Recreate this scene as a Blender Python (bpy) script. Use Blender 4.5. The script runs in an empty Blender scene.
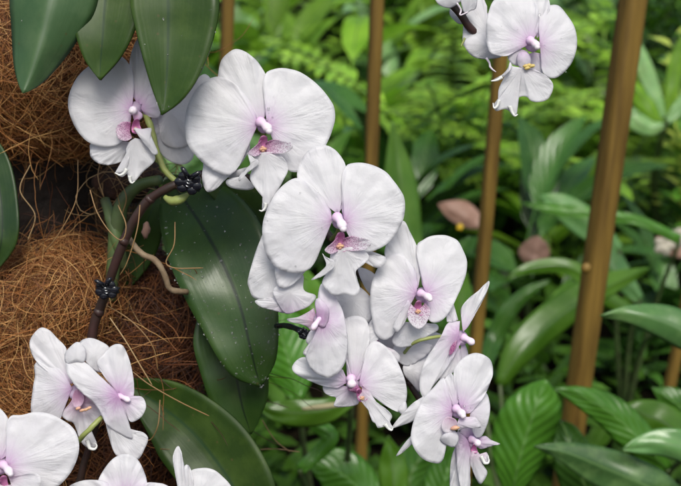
import bpy, math, random
import numpy as np
from mathutils import Vector, noise
R = math.radians
random.seed(7); rng = np.random.default_rng(7)
S = bpy.context.scene
col = S.collection

# ---------------------------------------------------------------- camera
PITCH = R(20.0); CAMZ = 1.10; FPX = 1135.0
cd = bpy.data.cameras.new('camera'); cam = bpy.data.objects.new('camera', cd); col.objects.link(cam)
cam.location = (0, 0, CAMZ); cam.rotation_euler = (math.pi/2 - PITCH, 0, 0)
cd.sensor_width = 36; cd.lens = 60; cd.clip_start = 0.05; cd.clip_end = 200
cd.dof.use_dof = True; cd.dof.focus_distance = 0.705; cd.dof.aperture_fstop = 11.0
S.camera = cam
# ---------------------------------------------------------------- light
SUN_EL, SUN_AZ = R(57), R(172)      # azimuth measured clockwise from +Y
w = bpy.data.worlds.new('World'); S.world = w; w.use_nodes = True
nt = w.node_tree; bg = nt.nodes['Background']
sky = nt.nodes.new('ShaderNodeTexSky'); sky.sky_type = 'NISHITA'; sky.sun_disc = False
sky.sun_elevation = SUN_EL; sky.sun_rotation = SUN_AZ; sky.dust_density = 4.0; sky.air_density = 1.0; sky.ozone_density = 1.0
nt.links.new(sky.outputs[0], bg.inputs[0]); bg.inputs[1].default_value = 0.105
sd = bpy.data.lights.new('sun', 'SUN'); sun = bpy.data.objects.new('sun', sd); col.objects.link(sun)
sd.energy = 1.9; sd.angle = R(26); sd.color = (1.0, 0.975, 0.945)
dv = Vector((math.sin(SUN_AZ)*math.cos(SUN_EL), math.cos(SUN_AZ)*math.cos(SUN_EL), math.sin(SUN_EL)))
sun.rotation_euler = (-dv).to_track_quat('-Z', 'Y').to_euler()
S.view_settings.view_transform = 'Standard'; S.view_settings.look = 'None'
S.view_settings.exposure = 0.42; S.view_settings.use_white_balance = True; S.view_settings.white_balance_temperature = 6650; S.view_settings.white_balance_tint = 4; S.view_settings.gamma = 1.0
S.render.engine = 'CYCLES'
S.cycles.max_bounces = 6

# ---------------------------------------------------------------- helpers
CP, SP = math.cos(PITCH), math.sin(PITCH)
def P(px, py, D):
    a = (px-340.5)/FPX*D; b = (243-py)/FPX*D
    return Vector((a, CP*D + SP*b, CAMZ - SP*D + CP*b))
ORG = {}
def tag(o, label=None, cat=None, group=None, kind=None):
    if label: o['label'] = label
    if cat: o['category'] = cat
    if group: o['group'] = group
    if kind: o['kind'] = kind
    return o
def empty(name, loc):
    o = bpy.data.objects.new(name, None); o.empty_display_size = .05; col.objects.link(o)
    o.location = loc; ORG[o.name] = Vector(loc); return o
def mk(name, verts, faces, mat, parent=None, org=None, uv=None, attrs=None, smooth=True, solid=0):
    """one mesh object; verts are world coordinates"""
    verts = np.asarray([tuple(v) for v in verts], dtype=float) if not isinstance(verts, np.ndarray) else verts
    org = Vector(org) if org is not None else Vector(verts.mean(axis=0))
    me = bpy.data.meshes.new(name)
    me.from_pydata((verts - np.array(org)).tolist(), [], faces)
    if smooth: me.polygons.foreach_set('use_smooth', [True]*len(me.polygons))
    if uv is not None:
        l = me.uv_layers.new(name='UVMap')
        vi = np.empty(len(me.loops), dtype=np.int32); me.loops.foreach_get('vertex_index', vi)
        l.data.foreach_set('uv', np.asarray(uv, dtype=float)[vi].ravel())
    if attrs:
        for k, a in attrs.items():
            at = me.attributes.new(k, 'FLOAT', 'POINT'); at.data.foreach_set('value', np.asarray(a, dtype=float))
    if mat: me.materials.append(mat)
    o = bpy.data.objects.new(name, me); col.objects.link(o)
    if parent is not None:
        o.parent = parent; o.location = org - ORG[parent.name]
    else: o.location = org
    ORG[o.name] = org
    if solid:
        m = o.modifiers.new('thickness', 'SOLIDIFY'); m.thickness = solid; m.offset = 0
    return o
def catmull(pts, n, closed=False):
    pts = np.asarray(pts, dtype=float); k = len(pts)
    if closed: idx = lambda i: pts[i % k]; segs = k
    else:
        ext = np.vstack([2*pts[0]-pts[1], pts, 2*pts[-1]-pts[-2]]); idx = lambda i: ext[i+1]; segs = k-1
    out = []
    L = np.array([np.linalg.norm((idx(i+1)-idx(i))[:2]) for i in range(segs)]); c = np.concatenate([[0], np.cumsum(L)])
    tt = np.linspace(0, c[-1], n, endpoint=not closed)
    for t in tt:
        i = min(np.searchsorted(c, t, side='right')-1, segs-1); i = max(i, 0)
        u = (t-c[i])/max(L[i], 1e-9); a, b, d, e = idx(i-1), idx(i), idx(i+1), idx(i+2)
        out.append(.5*((2*b)+(-a+d)*u+(2*a-5*b+4*d-e)*u*u+(-a+3*b-3*d+e)*u**3))
    return np.array(out)
def tube_arrays(pts, radii, sides=8, V=None, F=None, caps=True):
    V = [] if V is None else V; F = [] if F is None else F
    pts = [Vector(p) for p in pts]; n = len(pts)
    t0 = (pts[1]-pts[0]).normalized(); nrm = t0.orthogonal().normalized(); b0 = len(V)
    for i, p in enumerate(pts):
        t = (pts[min(i+1, n-1)]-pts[max(i-1, 0)])
        t = t.normalized() if t.length > 1e-9 else t0
        nrm = (nrm - t*nrm.dot(t)); nrm = nrm.normalized() if nrm.length > 1e-6 else t.orthogonal().normalized()
        bn = t.cross(nrm); r = radii[i] if hasattr(radii, '__len__') else radii
        for s in range(sides):
            a = 2*math.pi*s/sides
            V.append(p + (nrm*math.cos(a)+bn*math.sin(a))*r)
    for i in range(n-1):
        for s in range(sides):
            a = b0+i*sides+s; b = b0+i*sides+(s+1) % sides
            F.append((a, b, b+sides, a+sides))
    if caps and sides > 3:
        F.append(tuple(b0+s for s in range(sides))[::-1]); F.append(tuple(b0+(n-1)*sides+s for s in range(sides)))
    return V, F
def tube(name, pts, radii, mat, parent=None, sides=10):
    V, F = tube_arrays(pts, radii, sides); return mk(name, V, F, mat, parent)
def px_tube(name, spec, mat, parent=None, n=24, sides=10):
    """spec rows: px, py, depth, radius px"""
    c = catmull(spec, n); pts = [P(a+.5*noise.noise(Vector((i*.5, spec[0][0], 0))), b+.5*noise.noise(Vector((i*.5, 9, spec[0][1]))), d) for i, (a, b, d, r) in enumerate(c)]
    return tube(name, pts, [max(r, .3)*d/FPX*(1+.14*noise.noise(Vector((i*.45, spec[0][0], 3)))) for i, (a, b, d, r) in enumerate(c)], mat, parent, sides)
def ell(c, r, dirv=None, n=10, m=14, V=None, F=None, noi=0, seed=0):
    """ellipsoid appended to V,F; r=(rx,ry,rz) with z along dirv"""
    V = [] if V is None else V; F = [] if F is None else F; b = len(V)
    q = Vector((0, 0, 1)).rotation_difference(Vector(dirv)) if dirv is not None else None
    for i in range(n+1):
        th = math.pi*i/n
        for j in range(m):
            ph = 2*math.pi*j/m
            v = Vector((math.sin(th)*math.cos(ph), math.sin(th)*math.sin(ph), math.cos(th)))
            k = 1 + noi*noise.noise(v*2.2+Vector((seed, 0, 0))) if noi else 1
            v = Vector((v.x*r[0], v.y*r[1], v.z*r[2]))*k
            if q: v = q @ v
            V.append(Vector(c)+v)
    for i in range(n):
        for j in range(m):
            a = b+i*m+j; d = b+i*m+(j+1) % m
            F.append((a, a+m, d+m, d))
    return V, F

# ---------------------------------------------------------------- materials
def new_mat(name):
    m = bpy.data.materials.new(name); m.use_nodes = True
    n = m.node_tree; p = n.nodes['Principled BSDF']
    return m, n, p
def N(n, t, **k):
    x = n.nodes.new(t)
    for a, b in k.items():
        if a in x.inputs.keys(): x.inputs[a].default_value = b
        else: setattr(x, a, b)
    return x
def ramp(n, src, stops, interp='LINEAR'):
    r = n.nodes.new('ShaderNodeValToRGB'); r.color_ramp.interpolation = interp
    e = r.color_ramp.elements
    while len(e) < len(stops): e.new(.5)
    for i, (p, c) in enumerate(stops):
        e[i].position = p; e[i].color = (c[0], c[1], c[2], 1) if hasattr(c, '__len__') else (c, c, c, 1)
    n.links.new(src, r.inputs[0]); return r
def mix(n, f, a, b, blend='MIX'):
    m = n.nodes.new('ShaderNodeMix'); m.data_type = 'RGBA'; m.blend_type = blend
    if hasattr(f, 'links'): n.links.new(f, m.inputs[0])
    else: m.inputs[0].default_value = f
    for i, x in ((6, a), (7, b)):
        if hasattr(x, 'links'): n.links.new(x, m.inputs[i])
        else: m.inputs[i].default_value = (x[0], x[1], x[2], 1)
    return m.outputs[2]
def bump(n, p, h, strength, dist):
    b = n.nodes.new('ShaderNodeBump'); b.inputs['Strength'].default_value = strength; b.inputs['Distance'].default_value = dist
    n.links.new(h, b.inputs['Height']); n.links.new(b.outputs[0], p.inputs['Normal']); return b
def translucent(n, p, colr, f):
    out = n.nodes['Material Output']; t = n.nodes.new('ShaderNodeBsdfTranslucent'); ms = n.nodes.new('ShaderNodeMixShader')
    if hasattr(colr, 'links'): n.links.new(colr, t.inputs[0])
    else: t.inputs[0].default_value = (*colr, 1)
    ms.inputs[0].default_value = f
    n.links.new(p.outputs[0], ms.inputs[1]); n.links.new(t.outputs[0], ms.inputs[2]); n.links.new(ms.outputs[0], out.inputs[0])

def petal_mat(name, spots=False, flush=1.0, deep=False):
    m, n, p = new_mat(name)
    a = N(n, 'ShaderNodeAttribute', attribute_name='cdist')     # cm from the flower's heart
    uv = N(n, 'ShaderNodeUVMap')
    mp = N(n, 'ShaderNodeMapping'); mp.inputs['Scale'].default_value = (14, 1.6, 1); n.links.new(uv.outputs[0], mp.inputs[0])
    v = N(n, 'ShaderNodeTexNoise', Scale=2.2, Detail=4.0, Roughness=.6); n.links.new(mp.outputs[0], v.inputs[0])
    base = mix(n, v.outputs[0], (.83, .815, .865), (.88, .875, .90))
    wob = N(n, 'ShaderNodeMath', operation='MULTIPLY_ADD'); n.links.new(v.outputs[0], wob.inputs[0]); wob.inputs[1].default_value = 1.1
    n.links.new(a.outputs['Fac'], wob.inputs[2])
    sc = N(n, 'ShaderNodeMath', operation='DIVIDE'); n.links.new(wob.outputs[0], sc.inputs[0]); sc.inputs[1].default_value = 5.0
    if deep: st = [(0.0, (.45, .10, .28)), (.14, (.54, .17, .40)), (.25, (.73, .46, .66)), (.44, (.83, .78, .86))]
    else: st = [(0.0, (.60, .30, .60)), (.17, (.68, .44, .70)), (.30, (.78, .66, .82)), (.50, (.82, .79, .86))]
    r = ramp(n, sc.outputs[0], st)
    fr = ramp(n, sc.outputs[0], [(.0, 1*flush), (.2, .9*flush), (.60, 0)])
    c = mix(n, fr.outputs[0], base, r.outputs[0])
    if spots:
        tc = N(n, 'ShaderNodeTexCoord'); vo = N(n, 'ShaderNodeTexVoronoi', Scale=1500.0); n.links.new(tc.outputs['Object'], vo.inputs[0])
        sr = ramp(n, vo.outputs['Distance'], [(.30, .95), (.44, 0)])
        fade = ramp(n, sc.outputs[0], [(.10, 1), (.42, .8), (.56, 0)])
        mm = N(n, 'ShaderNodeMath', operation='MULTIPLY'); n.links.new(sr.outputs[0], mm.inputs[0]); n.links.new(fade.outputs[0], mm.inputs[1])
        c = mix(n, mm.outputs[0], c, (.28, .03, .22))
    n.links.new(c, p.inputs['Base Color'])
    p.inputs['Roughness'].default_value = .44; p.inputs['Specular IOR Level'].default_value = .4
    mp2 = N(n, 'ShaderNodeMapping'); mp2.inputs['Scale'].default_value = (60, 5, 1); n.links.new(uv.outputs[0], mp2.inputs[0])
    tc2 = N(n, 'ShaderNodeTexCoord'); v2 = N(n, 'ShaderNodeTexNoise', Scale=1.0, Detail=3.0); n.links.new(mp2.outputs[0], v2.inputs[0])
    v3 = N(n, 'ShaderNodeTexNoise', Scale=170.0, Detail=4.0, Roughness=.6); n.links.new(tc2.outputs['Object'], v3.inputs[0])
    s3 = N(n, 'ShaderNodeMath', operation='MULTIPLY_ADD'); n.links.new(v2.outputs[0], s3.inputs[0]); n.links.new(v3.outputs[0], s3.inputs[2])
    v4 = N(n, 'ShaderNodeTexNoise', Scale=55.0, Detail=2.0); n.links.new(tc2.outputs['Object'], v4.inputs[0])
    m4 = ramp(n, v4.outputs[0], [(.42, .15), (.62, 1.9)]); n.links.new(m4.outputs[0], s3.inputs[1])
    ad = N(n, 'ShaderNodeMath', operation='MULTIPLY_ADD'); n.links.new(v.outputs[0], ad.inputs[0]); ad.inputs[1].default_value = .55; n.links.new(s3.outputs[0], ad.inputs[2])
    bump(n, p, ad.outputs[0], .5, .0010)
    translucent(n, p, c, .46)
    return m
M_PET = petal_mat('petal_white'); M_SEP = petal_mat('sepal_white', flush=.7)
M_LIP = petal_mat('lip_white', flush=.8, deep=True); M_SPOT = petal_mat('lip_spotted', spots=True, deep=True)
def simple(name, c, rough=.5, noi=.15, scale=60, bmp=.3, bd=.001, c2=None, spec=.5, trans=0, stretch=None):
    m, n, p = new_mat(name)
    tc = N(n, 'ShaderNodeTexCoord'); t = N(n, 'ShaderNodeTexNoise', Scale=float(scale), Detail=5.0)
    if stretch:
        mp = N(n, 'ShaderNodeMapping'); mp.inputs['Scale'].default_value = stretch; n.links.new(tc.outputs['Object'], mp.inputs[0]); n.links.new(mp.outputs[0], t.inputs[0])
    else: n.links.new(tc.outputs['Object'], t.inputs[0])
    c2 = c2 or tuple(x*(1-noi*2) for x in c)
    r = ramp(n, t.outputs[0], [(.3, c2), (.7, c)]); n.links.new(r.outputs[0], p.inputs['Base Color'])
    p.inputs['Roughness'].default_value = rough; p.inputs['Specular IOR Level'].default_value = spec
    bump(n, p, t.outputs[0], bmp, bd)
    if trans: translucent(n, p, r.outputs[0], trans)
    return m
M_COL = simple('column_lilac', (.80, .60, .78), .55, c2=(.74, .50, .70), scale=200)
_m, _n, _p = new_mat('column_gradient'); _a = N(_n, 'ShaderNodeAttribute', attribute_name='tone')
_r = ramp(_n, _a.outputs['Fac'], [(0, (.68, .42, .68)), (.45, (.80, .62, .80)), (1, (.83, .73, .83))]); _n.links.new(_r.outputs[0], _p.inputs['Base Color']); _p.inputs['Roughness'].default_value = .5; _p.inputs['Subsurface Weight'].default_value = .3; _p.inputs['Subsurface Scale'].default_value = .002; M_COL = _m  # the column's own pigment: deeper lilac at the base, paler at the tip
M_CAP = simple('anther_cap', (.84, .75, .84), .4, scale=200)
M_CAL = simple('callus_yellow', (.66, .42, .22), .5, c2=(.55, .27, .25), scale=500)
M_CALY = simple('callus_gold', (.62, .50, .18), .5, c2=(.55, .38, .12), scale=400)
M_THR = simple('throat_magenta', (.60, .26, .48), .5, c2=(.48, .14, .34), scale=300)
M_PED = simple('pedicel_green', (.30, .36, .10), .45, c2=(.24, .26, .09), scale=120)
M_STEM = simple('spike_dark', (.050, .022, .020), .45, c2=(.030, .020, .014), scale=90, bmp=.5)
M_STEMG = simple('stem_green', (.10, .16, .05), .5, c2=(.06, .07, .03), scale=60)
M_ROOT = simple('aerial_root', (.26, .19, .12), .7, c2=(.14, .09, .05), scale=120, bmp=.6, bd=.002)
M_CLIP = simple('black_plastic', (.012, .013, .020), .18, c2=(.010, .010, .014), scale=30, bmp=.05)
M_WOOD = simple('stake_wood', (.24, .145, .026), .6, c2=(.105, .058, .009), scale=16, bmp=.35, bd=.002, stretch=(6, 6, .5))
M_BARK = simple('bark', (.030, .019, .014), .9, c2=(.008, .005, .004), scale=45, bmp=1, bd=.01)
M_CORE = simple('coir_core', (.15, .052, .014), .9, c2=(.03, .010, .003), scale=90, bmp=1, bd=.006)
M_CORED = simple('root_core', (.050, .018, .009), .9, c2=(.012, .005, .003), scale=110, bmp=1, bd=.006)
M_SOIL = simple('soil', (.014, .011, .006), .95, c2=(.006, .005, .003), scale=14, bmp=1, bd=.02, spec=.05)
M_ROCK = simple('rock', (.30, .17, .13), .85, c2=(.17, .10, .08), scale=24, bmp=.8, bd=.006)
M_YEL = simple('yellow_flower', (.75, .50, .03), .5, scale=90)
M_WHT = simple('small_white_flower', (.48, .44, .36), .5, scale=90)
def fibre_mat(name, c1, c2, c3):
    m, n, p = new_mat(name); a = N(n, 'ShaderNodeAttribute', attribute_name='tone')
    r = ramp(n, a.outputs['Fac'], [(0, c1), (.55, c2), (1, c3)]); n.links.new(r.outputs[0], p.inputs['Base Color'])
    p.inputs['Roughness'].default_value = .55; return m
M_SEPT = simple('tendril_white', (.84, .84, .82), .5, scale=100)
M_DEAD = simple('dead_stalk', (.42, .38, .22), .8, scale=60)
M_FIB = fibre_mat('coir_orange', (.08, .024, .007), (.38, .145, .038), (.66, .39, .15))
M_FIBD = fibre_mat('coir_red', (.035, .010, .004), (.14, .042, .013), (.28, .11, .035))
M_FIBT = fibre_mat('coir_loose', (.15, .08, .03), (.26, .15, .06), (.38, .26, .13))
def leaf_mat(name, c1, c2, rough=.33, trans=.12, veins=0, rib=(.10, .18, .05), spot=None, ribw=.018, spec=.5, blot=None, rnd=.4):
    m, n, p = new_mat(name); uv = N(n, 'ShaderNodeUVMap'); sp = N(n, 'ShaderNodeSeparateXYZ'); n.links.new(uv.outputs[0], sp.inputs[0])
    tc = N(n, 'ShaderNodeTexCoord'); t = N(n, 'ShaderNodeTexNoise', Scale=18.0, Detail=4.0); n.links.new(tc.outputs['Object'], t.inputs[0])
    r = ramp(n, t.outputs[0], [(.3, c1), (.7, c2)]); c = r.outputs[0]
    at = N(n, 'ShaderNodeAttribute', attribute_name='tone'); oi = N(n, 'ShaderNodeObjectInfo')
    sm = N(n, 'ShaderNodeMath', operation='MULTIPLY_ADD'); n.links.new(at.outputs['Fac'], sm.inputs[0]); sm.inputs[1].default_value = .75
    om = N(n, 'ShaderNodeMath', operation='MULTIPLY'); n.links.new(oi.outputs['Random'], om.inputs[0]); om.inputs[1].default_value = rnd
    n.links.new(om.outputs[0], sm.inputs[2])
    br = ramp(n, sm.outputs[0], [(0, .38), (1, 1.75)])
    c = mix(n, 1.0, c, br.outputs[0], 'MULTIPLY')
    if spot:
        vo = N(n, 'ShaderNodeTexNoise', Scale=26.0, Detail=3.0); n.links.new(tc.outputs['Object'], vo.inputs[0])
        sr = ramp(n, vo.outputs[0], [(.50, 0), (.58, 1)]); c = mix(n, sr.outputs[0], c, spot)
    ab = N(n, 'ShaderNodeMath', operation='ABSOLUTE'); n.links.new(sp.outputs[0], ab.inputs[0])   # u in -1..1
    if veins == 1:
        dn = N(n, 'ShaderNodeTexNoise', Scale=42.0, Detail=6.0, Roughness=.65); n.links.new(tc.outputs['Object'], dn.inputs[0])
        dr = ramp(n, dn.outputs[0], [(.46, 0), (.72, .55)]); c = mix(n, dr.outputs[0], c, (c2[0]*2.1, c2[1]*1.6, c2[2]*1.8))
        dk = N(n, 'ShaderNodeTexVoronoi', Scale=95.0); n.links.new(tc.outputs['Object'], dk.inputs[0]); dq = ramp(n, dk.outputs['Distance'], [(.05, .7), (.11, 0)])
        c = mix(n, dq.outputs[0], c, (.07, .06, .02))
    if rib:
        rr = ramp(n, ab.outputs[0], [(ribw, 1), (ribw*3.2, 0)]); c = mix(n, rr.outputs[0], c, rib)
    n.links.new(c, p.inputs['Base Color'])
    p.inputs['Roughness'].default_value = rough; p.inputs['Specular IOR Level'].default_value = spec
    rn = ramp(n, t.outputs[0], [(.3, rough*.75), (.7, min(1, rough*1.4))]); n.links.new(rn.outputs[0], p.inputs['Roughness'])
    if veins == 1:      # parallel fine veins
        mp = N(n, 'ShaderNodeMapping'); mp.inputs['Scale'].default_value = (9, .8, 1); n.links.new(uv.outputs[0], mp.inputs[0])
        v = N(n, 'ShaderNodeTexNoise', Scale=1.0, Detail=3.0); n.links.new(mp.outputs[0], v.inputs[0]); ng = N(n, 'ShaderNodeTexNoise', Scale=70.0, Detail=4.0); n.links.new(tc.outputs['Object'], ng.inputs[0])
        av = N(n, 'ShaderNodeMath', operation='MULTIPLY_ADD'); n.links.new(ng.outputs[0], av.inputs[0]); av.inputs[1].default_value = 1.6; n.links.new(v.outputs[0], av.inputs[2])
        bump(n, p, av.outputs[0], .22, .0007)
    elif veins == 2:    # pinnate ribs
        ad = N(n, 'ShaderNodeMath', operation='MULTIPLY_ADD'); n.links.new(ab.outputs[0], ad.inputs[0]); ad.inputs[1].default_value = -.28
        n.links.new(sp.outputs[1], ad.inputs[2])
        mu = N(n, 'ShaderNodeMath', operation='MULTIPLY'); n.links.new(ad.outputs[0], mu.inputs[0]); mu.inputs[1].default_value = 62
        si = N(n, 'ShaderNodeMath', operation='SINE'); n.links.new(mu.outputs[0], si.inputs[0]); wn = N(n, 'ShaderNodeMath', operation='MULTIPLY_ADD'); n.links.new(t.outputs[0], wn.inputs[0]); wn.inputs[1].default_value = 3.0; n.links.new(si.outputs[0], wn.inputs[2]); bump(n, p, wn.outputs[0], .2, .0035)
    else: bump(n, p, t.outputs[0], .3, .004)
    if trans: translucent(n, p, c, trans)
    return m
M_ORL = leaf_mat('orchid_leaf', (.019, .045, .005), (.028, .064, .009), .44, .03, 1, spec=.26, rib=(.014, .040, .010))
M_ORLW = leaf_mat('orchid_leaf_wet', (.015, .038, .007), (.023, .055, .009), .38, .03, 1, spec=.5, rib=(.009, .022, .007))
M_ORLB = leaf_mat('orchid_leaf_pale', (.030, .068, .024), (.042, .088, .032), .45, .03, 1, spec=.4, rib=(.06, .11, .05))
M_BR = leaf_mat('leaf_bright', (.105, .225, .014), (.19, .34, .030), .30, .40, 0)
M_MID = leaf_mat('leaf_mid', (.048, .125, .010), (.088, .195, .018), .27, .30, 0)
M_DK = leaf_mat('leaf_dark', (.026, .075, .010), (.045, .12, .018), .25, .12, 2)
M_RIB = leaf_mat('leaf_ribbed', (.042, .13, .012), (.068, .19, .020), .28, .18, 2, rib=(.12, .26, .06))
M_GLS = leaf_mat('leaf_glossy', (.050, .12, .036), (.085, .19, .055), .22, .12, 1, rib=(.12, .22, .08))
M_YG = leaf_mat('leaf_yellowgreen', (.12, .26, .02), (.27, .42, .05), .35, .35, 0)
M_VAR = leaf_mat('leaf_variegated', (.07, .20, .02), (.11, .28, .03), .35, .3, 0, spot=(.55, .65, .12))
M_PALE = leaf_mat('leaf_pale', (.11, .22, .075), (.17, .31, .11), .24, .2, 1, rib=(.28, .42, .2))
M_COVER = leaf_mat('leaf_cover', (.024, .060, .006), (.055, .13, .012), .4, .15, 0, spec=.3)
mw, nw, pw = new_mat('water'); pw.inputs['Base Color'].default_value = (1, 1, 1, 1); pw.inputs['Transmission Weight'].default_value = .94; pw.inputs['Roughness'].default_value = .02; pw.inputs['IOR'].default_value = 1.33
M_WATER = mw

# ---------------------------------------------------------------- petals
def petal(flower, name, base, pts, z0=0, zt=.3, zs=0, cup=.45, ruf=1.0, closed=False, mat=None, n=80, rings=15, thick=.00025, seed=None, drops=0, cen=None):
    """outline in picture pixels round a base point; depth (cm) is its own curved 3D surface"""
    D0 = flower['D0']; cen = cen or flower['cen']
    base = np.array(base, float)
    o = catmull(pts, n, closed); cent = o.mean(axis=0); ax = cent-base; ax /= max(np.linalg.norm(ax), 1e-6)
    sx = np.array([-ax[1], ax[0]]); L = max(1, ((o-base) @ ax).max())
    seed = seed if seed is not None else random.random()*50
    V = []; uv = []; cdv = []
    rr = [(k/rings)**.9 for k in range(1, rings+1)]
    for k, r in enumerate(rr):
        for j in range(n):
            q = base + (o[j]-base)*r
            ang = j/n*2*math.pi if closed else j/(n-1)*3.0
            t = (q-base) @ ax / L; s = (q-base) @ sx / L
            z = z0 + zt*t + zs*s + cup*(r*r*.35 + s*s*.8) 
            nn = noise.noise(Vector((math.cos(ang)*3.2, math.sin(ang)*3.2, r*1.4+seed)))
            n2 = noise.noise(Vector((math.cos(ang)*11, math.sin(ang)*11, r*3+seed)))
            n3 = noise.noise(Vector((q[0]*.075, q[1]*.075, seed))); n4 = noise.noise(Vector((q[0]*.2, q[1]*.2, seed)))
            z += ruf*(.24*nn*r*r + .05*n2*r*r - .05*r**5 + .12*n3*r + .035*n4*r) * min(1, L/50)
            V.append(P(q[0], q[1], D0 + z/100)); uv.append((j/n if not closed else .5+.5*math.cos(ang), r))
            cdv.append(math.hypot(q[0]-cen[0], q[1]-cen[1])*D0/FPX*100)
    bi = len(V); V.append(P(base[0], base[1], D0+z0/100)); uv.append((.5, 0)); cdv.append(math.hypot(base[0]-cen[0], base[1]-cen[1])*D0/FPX*100)
    F = []
    m = n if closed else n-1
    for j in range(m): F.append((bi, j, (j+1) % n))
    for k in range(rings-1):
        for j in range(m):
            a = k*n+j; b = k*n+(j+1) % n; F.append((a, a+n, b+n, b))
    ob = mk(name, V, F, mat or M_PET, flower, V[bi], uv, {'cdist': cdv}, solid=thick)
    if drops: add_drops(ob, V[:bi], drops, flower)
    return ob
def add_drops(ob, V, k, parent, rmin=.0003, rmax=.0007):
    DV, DF = [], []
    camp = Vector((0, 0, CAMZ))
    for _ in range(k):
        v = Vector(random.choice(V)); d = (camp-v).normalized()
        v = v + Vector((random.uniform(-1, 1), 0, random.uniform(-1, 1)))*.001 + d*.0007
        r = random.uniform(rmin, rmax)*(1.6 if random.random() < .12 else 1)
        ell(v, (r, r*random.uniform(.8, 1.2), r*.6), d, 5, 7, DV, DF)
    tag(mk('water_drops', DV, DF, M_WATER, parent), kind='stuff')
def flower(plant, cen, D, label=None, at=None):
    c = P(*(at or cen), D+(.03 if at else .006))
    V, F = ell(c, (.0045, .0045, .007), (0, 1, 0), 8, 12)
    o = mk('flower', V, F, M_SEP, plant, c, [(0, 0)]*len(V), {'cdist': [.3]*len(V)})
    o['D0'] = D; o['cen'] = list(cen)
    if label: o['label'] = label
    return o
def column(fl, a, b, r=5.5, za=0, zb=-1.0, mat=None, cap=True):
    """lilac column reaching from a to b (pixels) with its pale anther cap"""
    D0 = fl['D0']; A = P(a[0], a[1], D0+za/100); B = P(b[0], b[1], D0+zb/100)
    k = r*.74*D0/FPX; n = 12; pts = []; rad = []
    prof = [.6, 1.15, 1.12, 1.0, .86, .80, .84, .94, 1.02, 1.0, .80, .36]
    for i in range(n):
        t = i/(n-1); p = A.lerp(B, t); p = p + Vector((0, 0, -1))*k*.25*math.sin(t*math.pi)*-1
        pts.append(p); rad.append(k*prof[i])
    V, F = tube_arrays(pts, rad, 14); mk('column', V, F, mat or M_COL, fl, None, None, {'tone': [i//14/(n-1) for i in range(len(V))]})
    if cap:
        d = (B-A).normalized(); V, F = ell(B - d*k*.42 - Vector((0, 0, k*.18)), (k*.78, k*.74, k*.72), d, 8, 12); mk('anther_cap', V, F, M_CAP, fl)
def lipcore(fl, c, s=1.0, rot=0, mir=1, z=-.2, side=(True, True), cal=True):
    """throat, two spotted side lobes and callus round pixel c"""
    D0 = fl['D0']; ca, sa = math.cos(rot), math.sin(rot)
    def T(x, y): x *= mir*s; y *= s; return (c[0]+x*ca-y*sa, c[1]+x*sa+y*ca)
    th = [T(-2, -10), T(4, -10), T(5, -3), T(8, 6), T(2, 9), T(-5, 7), T(-6, 0)]
    petal(fl, 'throat', T(0, 0), th, z+.25, 0, cup=-.3, ruf=.3, closed=True, mat=M_THR, n=24, rings=5, cen=T(0, 0))
    if side[0]: petal(fl, 'side_lobe', T(2, 2), [T(3, -4), T(12, -7), T(22, -5), T(30, -3), T(31, 2), T(24, 7), T(13, 8), T(4, 7)], z, -.5, cup=-.5, ruf=.5, mat=M_SPOT, n=30, rings=9, cen=T(-2, -4))
    if side[1]: petal(fl, 'side_lobe', T(-1, 2), [T(-2, -6), T(-8, 0), T(-14, 5), T(-15, 8), T(-9, 11), T(-2, 8)], z, -.5, cup=-.5, ruf=.5, mat=M_SPOT, n=30, rings=9, cen=T(2, -5))
    if cal:
        V, F = [], []
        for dx, dy, r in ((-1.8, 3.5, 2.3), (1.8, 3.0, 2.4), (.3, 5.2, 2.0), (-.4, 1.4, 2), (0, 3, 2.4)):
            q = T(dx, dy); k = r*s*D0/FPX; ell(P(q[0], q[1], D0+(z-.25)/100), (k, k*.8, k*1.1), (0, -1, .3), 7, 9, V, F, .3, dx)
        mk('callus', V, F, M_CAL, fl)

# ================================================================ main orchid
oA = empty('orchid_plant', P(95, 335, .76)); tag(oA, 'large white orchid with purple-hearted flowers arching from the coir, broad wet leaf below', 'orchid')
# --- stem
px_tube('flower_spike', [(90, 420, .775, 5), (91, 370, .77, 5), (93, 330, .765, 5), (100, 308, .76, 5), (107, 290, .755, 4.8), (113, 270, .75, 4.8), (121, 249, .745, 4.8), (132, 224, .74, 4.8), (147, 202, .735, 4.8), (164, 190, .73, 4.5), (180, 183, .728, 4.2), (215, 172, .735, 4), (260, 182, .745, 4), (310, 215, .745, 4), (350, 262, .735, 4.2), (372, 290, .735, 4.2), (390, 330, .74, 4), (400, 362, .74, 4), (413, 388, .74, 3.5), (428, 412, .74, 3.2), (452, 436, .745, 2.6)], M_STEM, oA, 110, 12)
for (nx, ny, nd, nr) in ((99, 312, .76, 5.8), (124, 241, .742, 5.6), (150, 199, .734, 5.6), (176, 185, .729, 5.2), (356, 270, .735, 4.9), (394, 345, .74, 4.9), (410, 383, .74, 4.8)):
    k = nr*nd/FPX; V, F = ell(P(nx, ny, nd), (k, k, k*.8), (.6, 0, .8), 8, 14, None, None, .15, nx); mk('node', V, F, M_STEM, oA)
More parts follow.
